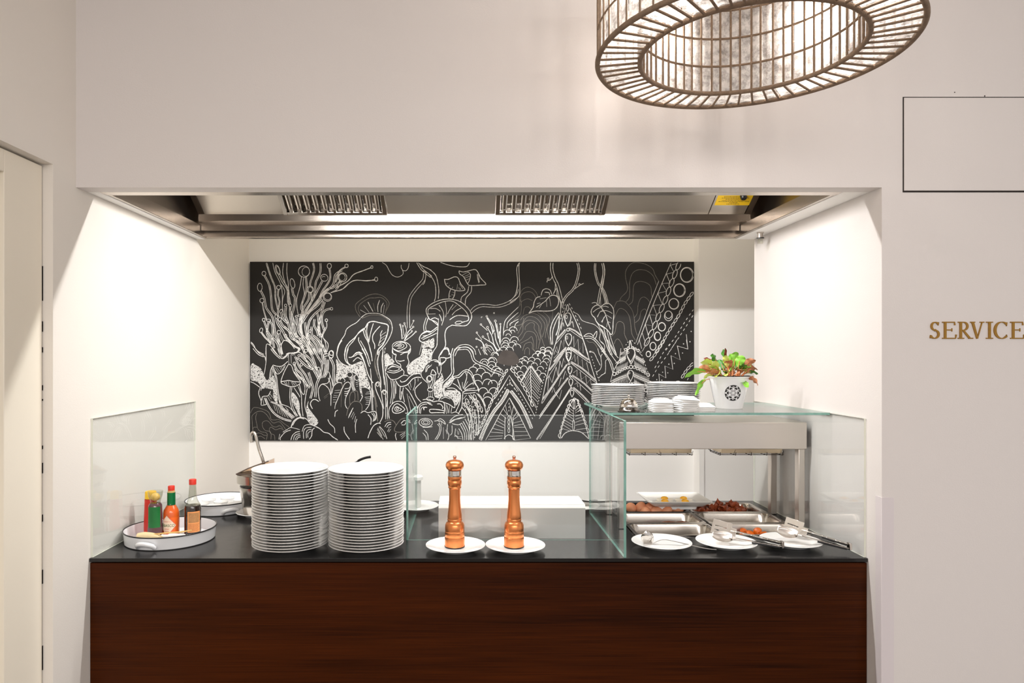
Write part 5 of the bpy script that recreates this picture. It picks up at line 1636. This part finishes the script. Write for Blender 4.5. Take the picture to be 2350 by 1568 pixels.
m 9 185 660 180 880 80 990 0 1090
m 9 175 1000 230 930 350 890 450 910 520 980 570 1060 570 1150 530 1280
m 9 130 1220 190 1100 270 960 360 940 450 980 520 1080 500 1200 540 1350 570 1430
m 9 130 1290 210 1180 220 1060 300 1000 400 1020 470 1090 480 1200 500 1290 460 1480
m 9 250 1160 260 1100 340 1040 400 1060 400 1140 450 1220 480 1330
m 9 150 1350 210 1290 260 1200 320 1180 400 1210 440 1300 430 1480
m 9 170 1380 300 1310 360 1270 390 1390 390 1470 410 1520
m 9 240 1560 250 1480 290 1450 320 1480 320 1568
m 9 210 1500 250 1390 340 1360 370 1400 370 1470 420 1500
m 9 450 870 560 950 610 1050 590 1200 580 1290
m 9 540 860 650 980 610 1150 640 1300 660 1400
m 9 70 1100 200 1060 230 960
m 9 705 850 690 1000
p 12 40 690 30 685 160 720 300 780 430 830 620 850 720
p 12 26 1100 30 1130 180 1090 380 1030 500 930 600 870 700 850 800
l 12 745 380 740 500 710 570
l 12 610 380 615 350 660 340 700 280
o 10 627 325 15 15 0
l 11 1060 490 1140 430 1210 395
o 10 1140 412 13 13 0
l 15 310 885 380 790 400 700 440 630 500 615
l 13 510 595 540 510 600 485 660 510 685 575
l 12 570 540 640 550 650 590
l 16 310 885 420 850 620 850 720 830 780 770 800 680 770 610 700 590 640 620 580 690
l 12 430 790 520 730 590 680
l 11 490 650 600 630
l 11 600 680 605 780
l 11 650 630 670 770
l 11 445 730 500 715
l 10 480 805 520 740
l 13 710 570 770 480 775 600 830 700 830 870 850 950
l 13 790 600 850 720
l 14 800 870 700 1030 660 1200 680 1400
l 13 800 930 740 1060 700 1200 700 1400
l 18 810 880 800 1100 755 1250
o 12 945 800 17 55 0
d 11 36 910 740 860 880 820 1040
d 12 46 970 725 1050 870 1200 1210
s 12 915 800 770 1310 690 1568
l 14 980 800 1100 1060 1200 1320 1280 1568
q 14 948 990 56 112
q 14 960 1320 56 100
q 14 962 1570 46 100
o 8 925 945 16 28 0
o 8 935 1285 14 26 0
l 9 835 1165 865 1040 885 1100
l 9 975 1090 1020 1020 1045 1120
o 12 952 1155 22 24 0
o 12 960 1465 18 20 0
h 9 26 770 1310 850 1220 920 1140
s 13 740 1400 920 1180
h 9 26 970 1130 1080 1180 1180 1270
s 13 980 1160 1195 1310
h 9 26 720 1680 830 1540 925 1440
h 9 26 990 1440 1100 1500 1200 1590
s 9 720 1560 770 1430 795 1540 840 1330 880 1450 890 1320
s 9 990 1400 1045 1260 1050 1440 1115 1310 1130 1510 1195 1370 1200 1540
l 9 1050 870 1120 910 1180 1000 1280 1040 1380 1070 1460 1140 1480 1210 1470 1320 1540 1400
l 12 1205 1265 1270 1220 1340 1230 1390 1310 1370 1260 1420 1180 1420 1250 1390 1310
l 11 1215 1270 1300 1260 1370 1290 1440 1350 1568 1520
l 12 1230 1300 1330 1300 1420 1370 1568 1568
m 9 1260 1330 1300 1360 1370 1370 1430 1450 1460 1568
m 9 1300 1510 1360 1510 1400 1568
k 12 42 460 1530 540 1500
k 12 60 635 1470 510 1560 620 1540
o 8 1315 1515 14 10 0
p 12 22 1400 30 1395 200 1440 380 1480 440
p 12 30 1510 30 1540 200 1510 380 1470 580 1440 750
p 12 20 1500 470 1560 650 1568 740
l 12 1480 600 1490 760
l 12 1440 745 1400 710 1340 720
l 15 1490 780 1430 750 1360 790 1330 860 1350 920 1390 960 1410 1010 1450 1060 1568 1140
l 15 1490 780 1540 740 1568 730
l 12 1360 870 1420 820 1490 790
l 12 1430 950 1480 860 1540 840
l 11 1490 780 1540 850 1568 900
l 10 1510 1040 1540 950
l 12 1440 1060 1500 1180 1568 1350
@H
k 12 40 460 60 540 0
k 12 62 520 100 620 60 600 140
k 11 52 250 160 200 190 360 170 420 110 160 240 240 220 130 320 230 310 340 230 450 190 550 240 400 260 500 320 170 400 80 280 460 380 540 430 100 210 60 330 200 460 600 190
h 12 90 20 330 120 450 220 610 300 750 360 900 400 1030
s 12 0 455 190 720 330 960 410 1110
d 11 40 0 550 180 800 400 1200
c 13 46 24 20 700 160 890 270 1100 360 1320
s 12 0 815 150 1080 340 1470 80 1500 20 1100
s 13 340 290 195 520
h 9 34 330 290 190 530
s 13 345 290 545 570
h 9 34 350 290 540 570
s 14 340 290 340 500 350 640 350 900
s 11 330 370 215 570
s 11 330 420 235 600
s 11 335 470 250 620
s 11 340 530 265 650
s 11 345 580 280 680
s 11 345 630 295 700
s 11 345 680 310 740
s 11 345 350 510 570
s 11 350 400 500 600
s 11 350 450 495 640
s 11 355 510 490 680
s 11 360 560 480 710
s 11 360 610 475 750
s 11 360 670 470 800
s 11 360 720 465 830
s 11 360 780 460 880
s 11 365 830 440 960
s 11 370 890 440 985
d 12 34 665 70 560 480 420 1080
l 11 0 930 35 1090
l 11 60 950 30 1090
s 12 10 1100 60 1340 75 1500
s 11 50 1140 110 1050
s 11 50 1170 130 1110
s 11 60 1220 200 1185
s 11 65 1265 220 1240
s 11 70 1290 250 1290
s 11 75 1360 290 1360
s 11 80 1430 310 1420
l 13 0 1420 40 1440 70 1500
s 12 720 0 600 500 520 900 400 1510
h 9 30 640 360 780 190 920 0
s 13 600 510 920 10
h 9 30 540 830 680 640 820 430 950 240
s 13 530 900 940 260
h 9 30 490 1110 640 890 800 680 970 460
s 13 480 1150 960 480
h 9 30 440 1490 620 1230 820 930 990 660
s 13 490 1480 700 1130 980 680
h 9 30 980 0 1130 80 1310 200
s 13 980 10 1310 240
h 9 30 1000 220 1200 340 1420 540
s 13 1000 240 1430 580
h 9 30 1020 440 1200 560 1350 700
s 13 1000 450 1350 770
h 9 30 1040 640 1180 760 1320 910
s 13 1030 660 1310 940
o 12 960 10 16 18 0
o 12 968 252 15 17 0
o 12 990 458 14 16 0
o 12 1005 650 13 15 0
q 14 960 140 44 78
q 13 984 360 36 66
q 13 998 560 34 64
q 12 1018 740 30 56
o 8 940 110 12 22 0
o 8 968 330 8 18 0
s 8 740 30 790 85 720 160
s 8 620 690 640 440 690 560 760 300 790 460 820 200 850 310 880 160 905 230
s 8 800 620 840 480 870 500 910 370 935 440
s 8 1010 190 1060 100 1070 220 1110 120 1120 270 1185 180 1195 310 1255 230 1295 400
s 8 1040 400 1100 350 1100 450 1150 380 1170 510 1240 450 1260 580 1320 500 1330 600
s 8 1060 590 1100 560 1110 630 1150 600 1160 690
s 7 690 720 720 640 740 720 780 780 810 830 850 680
l 13 1050 810 1090 830 1110 870 1180 1080 1240 1260 1300 1480
l 13 1050 810 1000 900 920 1080 850 1300 820 1480
l 15 840 1470 900 1390 990 1350 1080 1350 1180 1380 1290 1480
k 13 34 1025 850 1085 850 975 940 1120 950 950 1020 1160 1020
v 12 36 1000 880 930 1060 880 1240 820 1440
V 12 36 1100 870 1170 1050 1230 1250 1280 1380
o 12 1050 910 14 80 0
l 11 1040 1000 1045 1180
o 11 1043 1260 16 90 0
s 11 1040 990 990 930
s 11 1040 1030 970 970
s 11 1040 1070 950 1020
s 11 1040 1110 930 1050
s 11 1040 1160 920 1070
s 11 1030 1200 900 1120
s 11 1020 1250 890 1170
s 11 1020 1290 880 1210
s 11 1010 1340 870 1250
s 11 980 1350 860 1310
s 11 1065 1000 1110 930
s 11 1065 1030 1130 970
s 11 1065 1060 1150 1010
s 11 1070 1110 1170 1080
s 11 1070 1160 1190 1120
s 11 1070 1210 1220 1160
s 11 1070 1260 1230 1220
s 11 1080 1330 1250 1310
s 11 1180 1380 1270 1380
l 12 1240 0 1300 180 1360 380 1430 580
d 11 34 1335 130 1470 560
l 9 1310 50 1380 80 1430 180 1480 280
l 9 1515 90 1490 140 1500 260 1480 340 1430 380 1420 420
l 9 1568 400 1500 440 1450 490
l 9 1440 0 1460 80 1490 140
l 12 1480 0 1568 100
l 11 1310 1230 1400 1000 1500 1080
l 10 1350 1160 1480 1200
l 10 1320 1240 1470 1240
l 10 1310 1290 1460 1290
l 10 1300 1350 1450 1360
l 10 1310 1420 1440 1420
l 11 1480 1150 1460 1300 1440 1490
l 10 1390 1050 1370 1250 1360 1480
l 11 1470 1480 1500 1430 1560 1420
@I
p 11 26 10 30 40 200 20 400 0 470
p 11 20 10 460 60 560 100 700 90 730
l 14 0 770 60 730 130 730 190 800 205 900 195 1010 175 1230 90 1150 0 1080
l 10 0 790 60 770 120 790
l 11 0 860 60 840 130 860 180 890
l 10 80 910 170 970
l 12 0 800 70 910 100 1010 150 1150
l 10 70 920 20 1000 0 1030
l 10 105 1020 85 1110
l 10 105 1020 150 1040
l 12 0 1140 90 1330 150 1568
l 12 40 1130 100 1350 180 1568
l 12 90 1160 140 1360 230 1530 250 1568
l 11 130 1190 160 1300 250 1568
m 10 300 680 330 620 410 540 430 460 400 320 400 200 450 110 520 60 620 60 740 90 840 160 880 260 940 360
m 10 400 700 450 640 465 540 465 380 500 250 570 185 660 172 760 200 850 280 900 420
m 10 450 750 510 690 520 560 530 440 570 380 660 365 760 400 810 460 820 560 835 640
m 10 200 810 240 720 270 690 370 690 450 760 510 850 540 980 550 1120 590 1250
m 10 195 1010 250 880 300 810 380 830 450 920 480 1050 500 1220 560 1330
m 10 150 1280 220 1200 250 1060 300 1020 360 1050 380 1130 380 1230 430 1340
m 10 210 1390 240 1320 280 1310 330 1380 370 1490
m 10 540 960 590 880 600 760 640 650 700 620 760 660 800 720
m 10 555 1040 620 980 650 860 710 815 745 860
s 14 1095 50 940 360 780 760 565 1370
s 13 1140 60 990 400 800 860 590 1400
s 12 1250 70 1130 100 1190 215 1065 245 1125 390 995 400 1068 525 925 560 1000 745 850 755 910 920 790 910 845 1095 720 1070 770 1250 670 1210 720 1365 620 1310 660 1465
h 12 150 1290 40 1250 115 1200 265 1130 430 1080 590 1015 745 945 905 870 1100 770 1310 670 1510
o 12 1400 258 108 124 0
o 8 1396 258 96 112 0
o 13 1278 510 96 108 0
o 9 1275 508 84 98 0
o 13 1184 730 76 84 0
o 8 1186 732 84 90 0
o 12 1098 928 66 80 0
o 11 1098 910 54 60 0
o 19 990 1108 58 68 0
o 15 918 1263 52 70 0
o 8 922 1260 46 62 0
o 15 845 1425 48 64 0
o 14 768 1555 34 44 0
h 11 84 1500 540 1360 740 1280 900 1190 1040 1080 1220 950 1440 860 1568
d 11 50 1510 820 1390 990 1200 1290 1020 1540
d 11 50 1500 920 1400 1080 1230 1340 1080 1560
s 14 1530 1290 1390 1230 1415 1470 1240 1420 1275 1568
o 8 1470 1183 6 6 0
o 8 1450 1352 6 6 0
o 8 1345 1387 6 6 0
o 8 1328 1537 5 5 0
o 8 1213 1547 5 5 0
l 14 455 1450 470 1330 500 1450
d 11 30 440 1350 370 1450
d 11 40 495 1325 570 1400
k 12 20 400 1470 440 1450 510 1450 555 1475 600 1490
q 14 480 1568 70 110
l 11 400 1490 310 1568
l 11 600 1500 650 1568
s 11 1568 1490 1490 1568
@J
l 10 0 30 50 90 50 160 0 200
l 12 60 0 120 180 250 370
l 12 100 0 200 200 280 300
l 12 0 120 100 270 170 380 200 490
l 12 0 160 90 290 140 380 190 540
l 9 0 580 60 540 70 440 70 350 100 320
q 14 486 270 70 130
l 14 455 130 470 10 500 130
o 9 440 210 14 16 0
q 13 478 590 48 90
o 9 455 545 14 16 0
s 12 320 140 300 320 190 530 150 690
d 11 40 640 190 800 640
z 10 56 12 320 200 400 190
z 10 120 8 300 290 400 230
z 10 100 8 560 230 700 330
z 10 120 10 240 440 430 360
z 10 110 10 540 340 740 460
z 10 110 12 190 640 440 530
z 10 110 12 530 520 780 620
z 10 90 9 200 720 440 640
z 10 100 10 540 640 700 740
p 12 26 240 400 320 340 400 290
p 12 26 560 280 640 320 710 370
p 12 26 150 700 300 630 420 590
p 12 26 530 580 660 640 820 700
o 13 485 445 26 28 0
o 11 432 458 18 20 0
o 11 540 450 22 24 0
o 11 388 470 20 22 0
o 11 590 472 20 22 0
o 11 345 492 18 20 0
o 11 635 492 18 20 0
o 11 302 520 18 22 0
o 11 680 518 20 20 0
o 11 260 546 18 22 0
o 11 720 545 18 20 0
o 14 212 560 26 28 0
o 13 768 575 22 26 0
o 11 395 160 18 20 0
o 11 440 135 18 20 0
o 11 515 130 18 18 0
o 11 555 150 20 20 0
o 11 603 175 22 22 0
o 11 475 710 20 18 0
o 11 530 715 22 20 0
o 12 728 825 24 28 0
o 12 775 860 26 28 0
z 9 80 5 710 690 780 760
z 9 80 4 720 960 790 1000
s 13 690 960 780 1040
s 13 720 940 800 1030
o 10 768 1100 24 22 0
o 10 720 1130 20 20 0
z 9 60 8 660 1100 800 1180
o 14 845 105 50 62 0
o 13 770 233 38 46 0
h 11 84 1030 0 960 120 860 270 750 390
l 11 770 10 670 190
d 11 50 1180 0 1020 200 900 420 830 530
d 11 50 1240 0 1080 250 930 450 830 620
s 14 1390 0 1415 155 1245 100 1290 330 1140 260 1170 485 1040 430 1055 625 940 560 955 700
o 8 1450 32 6 6 0
o 8 1345 68 6 6 0
o 8 1213 228 6 6 0
o 8 1328 218 5 5 0
o 8 1193 387 6 6 0
o 8 1105 400 6 6 0
o 8 1087 542 5 5 0
o 8 1003 532 5 5 0
o 8 990 662 5 5 0
o 8 907 653 5 5 0
s 13 1520 185 1150 700
s 13 1520 255 1200 700
h 10 80 1510 380 1400 490 1300 650
d 10 44 1540 450 1380 700
l 12 1210 690 1260 675 1310 700
"""
TILE = {'A':(565,595),'B':(565,800),'C':(770,595),'D':(770,800),'E':(970,595),'F':(970,800),'G':(1170,595),'H':(1170,800),'I':(1380,595),'J':(1380,780)}
ZS = 1568/220.0
chalk = MB(); holes = MB()
mrnd = random.Random(77)
LAY = [0]
def b3(p, off): return (px(p[0], BD), -off, pz(p[1], BD))
def inb(p): return 574.5 < p[0] < 1591.5 and 602.5 < p[1] < 1011
def rib(pts, w, dim=0, wob=True):
    LAY[0] = (LAY[0]+1) % 40; off = .0004+LAY[0]*.00002
    run = []
    def flush():
        if len(run) < 2: return
        vs = []
        for i, p in enumerate(run):
            a = run[max(0,i-1)]; c = run[min(len(run)-1,i+1)]; dx, dy = c[0]-a[0], c[1]-a[1]; L_ = math.hypot(dx,dy) or 1
            ww = w*.82*(1+mrnd.uniform(-.22,.22))/2
            if i in (0, len(run)-1): ww *= .6
            vs.append(b3((p[0]-dy/L_*ww, p[1]+dx/L_*ww), off)); vs.append(b3((p[0]+dy/L_*ww, p[1]-dx/L_*ww), off))
        chalk.add(vs, [(2*i,2*i+1,2*i+3,2*i+2) for i in range(len(run)-1)], dim)
    for p in pts:
        if inb(p): run.append(p)
        else: flush(); run = []
    flush()
def off_path(pts, g):
    out = []
    for i, p in enumerate(pts):
        a = pts[max(0,i-1)]; c = pts[min(len(pts)-1,i+1)]; dx, dy = c[0]-a[0], c[1]-a[1]; L_ = math.hypot(dx,dy) or 1
        out.append((p[0]-dy/L_*g, p[1]+dx/L_*g))
    return out
def resample(pts, step):
    out = [pts[0]]; acc = 0
    for a, c in zip(pts[:-1], pts[1:]):
        L_ = math.hypot(c[0]-a[0], c[1]-a[1]); d = step-acc
        while d <= L_:
            t = d/L_; out.append((a[0]+(c[0]-a[0])*t, a[1]+(c[1]-a[1])*t)); d += step
        acc = (acc+L_) % step if L_ else acc
    return out
def ell(cx, cy, rx, ry, rot, n=26, a0=0, a1=360):
    r = math.radians(rot); o = []
    for i in range(n+1):
        a = math.radians(a0+(a1-a0)*i/n); x, y = rx*math.cos(a), ry*math.sin(a)
        o.append((cx+x*math.cos(r)-y*math.sin(r), cy+x*math.sin(r)+y*math.cos(r)))
    return o
def pin(p, poly):
    c = False; j = len(poly)-1
    for i in range(len(poly)):
        if (poly[i][1] > p[1]) != (poly[j][1] > p[1]) and p[0] < (poly[j][0]-poly[i][0])*(p[1]-poly[i][1])/(poly[j][1]-poly[i][1])+poly[i][0]: c = not c
        j = i
    return c
from mathutils.geometry import tessellate_polygon
for line in MURAL.strip().splitlines():
    if line[0] == '@': ox, oy_ = TILE[line[1]]; continue
    k, *n = line.split(); n = [float(v) for v in n]
    T = lambda q: [(ox+q[i]/ZS, oy_+q[i+1]/ZS) for i in range(0, len(q)-1, 2)]
    if k == 'l': rib(smoothpts(T(n[1:]), 7), n[0]/ZS)
    elif k == 'm': rib(smoothpts(T(n[1:]), 7), n[0]/ZS*.85, 1)
    elif k == 's': rib(resample(T(n[1:]), 3)+[T(n[1:])[-1]] if False else T(n[1:]), n[0]/ZS)
    elif k == 'p':
        sp_ = smoothpts(T(n[2:]), 7)
        for s in (-.5, .5): rib(off_path(sp_, s*n[1]/ZS), n[0]/ZS)
    elif k == 'o':
        c = T(n[1:3])[0]; rib(ell(c[0], c[1], n[3]/ZS, n[4]/ZS, n[5]), n[0]/ZS)
    elif k == 'q':                        # drop shape: round top, pointed foot
        c = T(n[1:3])[0]; rx, ry = n[3]/ZS, n[4]/ZS; o = []
        for i in range(33):
            a = 2*PI*i/32; y = -math.cos(a); w_ = math.sin(a)*((1-y)/2)**.55 if y > -1 else 0
            o.append((c[0]+w_*rx*1.25, c[1]+y*ry))
        rib(o, n[0]/ZS)
    elif k == 'd':
        pts = resample(smoothpts(T(n[2:]), 6), 1.0); L_ = int(n[1]/ZS)
        i = 0
        while i+L_ < len(pts): rib(pts[i:i+L_], n[0]/ZS); i += int(L_*1.75)
    elif k == 'h':
        pts = resample(smoothpts(T(n[2:]), 6), n[1]/ZS)
        for a, c in zip(pts[:-1], pts[1:]):
            L_ = math.hypot(c[0]-a[0], c[1]-a[1])
            rib(ell((a[0]+c[0])/2, (a[1]+c[1])/2, L_*.5, L_*(.22 if n[1] > 60 else .33), math.degrees(math.atan2(c[1]-a[1], c[0]-a[0])), 14), n[0]/ZS)
    elif k == 'c':
        pts = resample(smoothpts(T(n[3:]), 6), n[2]/ZS)
        for a, c in zip(pts[:-1], pts[1:]):
            rib(ell((a[0]+c[0])/2, (a[1]+c[1])/2, n[2]/ZS*.55, n[1]/ZS*.5, math.degrees(math.atan2(c[1]-a[1], c[0]-a[0]))+14, 14), n[0]/ZS)
    elif k == 'z':
        p0_, p1_ = T(n[3:]); m_ = int(n[2]); o = []
        for i in range(m_*2+1):
            t = i/(m_*2); o.append((p0_[0]+(p1_[0]-p0_[0])*t, p0_[1]+(p1_[1]-p0_[1])*t+(n[1]/ZS if i % 2 else 0)))
        rib(o, n[0]/ZS)
    elif k == 'k':
        for c in T(n[2:]): rib(ell(c[0], c[1]+n[1]/ZS*.5, n[1]/ZS, n[1]/ZS*1.0, 0, 14, 180, 360), n[0]/ZS)
    elif k in 'vV':
        pts = resample(T(n[2:]), n[1]*2/ZS)
        for c in pts: rib(ell(c[0], c[1], n[1]/ZS*.8, n[1]/ZS, 0, 12, 90 if k == 'v' else -90, 270 if k == 'v' else 90), n[0]/ZS)
    elif k == 'g':
        x0, y0, x1, y1 = n[1:5]
        for i in range(int(n[5])):
            t = mrnd.random(); c = T([x0+(x1-x0)*t+mrnd.uniform(-70,70), y0+(y1-y0)*t+mrnd.uniform(-40,40)])[0]
            rib(ell(c[0], c[1], .8, 1.1, 0, 6), .8)
    elif k == 'f':
        poly = [p for p in T(n)]; poly = [(min(1591,max(575,x)), min(1010.5,max(603,y))) for x, y in smoothpts(poly, 4, True)]
        vs = [b3(p, .0003) for p in poly]
        tri = tessellate_polygon([[Vector((v[0], v[2], 0)) for v in vs]])
        chalk.add(vs, [tuple(t) for t in tri])
        xs_ = [p[0] for p in poly]; ys_ = [p[1] for p in poly]
        st = 2.75; yy = min(ys_); row = 0
        while yy < max(ys_):
            xx = min(xs_)+(row % 2)*st/2
            while xx < max(xs_):
                q = (xx+mrnd.uniform(-.8,.8), yy+mrnd.uniform(-.8,.8))
                if pin(q, poly) and mrnd.random() < .92:
                    r = mrnd.choice([.4,.5,.6,.65,.75,.85,1.15])
                    holes.add([b3(v, .0018) for v in ell(q[0], q[1], r, r*mrnd.uniform(.8,1.3), mrnd.uniform(0,90), 7)[:-1]], [tuple(range(7))])
                xx += st
            yy += st*.86; row += 1
b = MB()                                   # rubbed-out smudge in the middle of the drawing
cs = (1166, 822); n_ = 36
b.add([b3(cs, .0014)]+[b3((cs[0]+(24+4*math.sin(3*a))*math.cos(a), cs[1]+(20+3*math.sin(2*a+1))*math.sin(a)), .0014) for a in [2*PI*i/n_ for i in range(n_)]], [(0,1+i,1+(i+1)%n_) for i in range(n_)])
b.build('chalk_smudge', M['smudge'], cbd, smooth=False)
chalk.build('chalk_drawing', [M['chalk'], M['chalkdim']], cbd, smooth=False)
holes.build('chalk_stipple', M['board'], cbd, smooth=False)
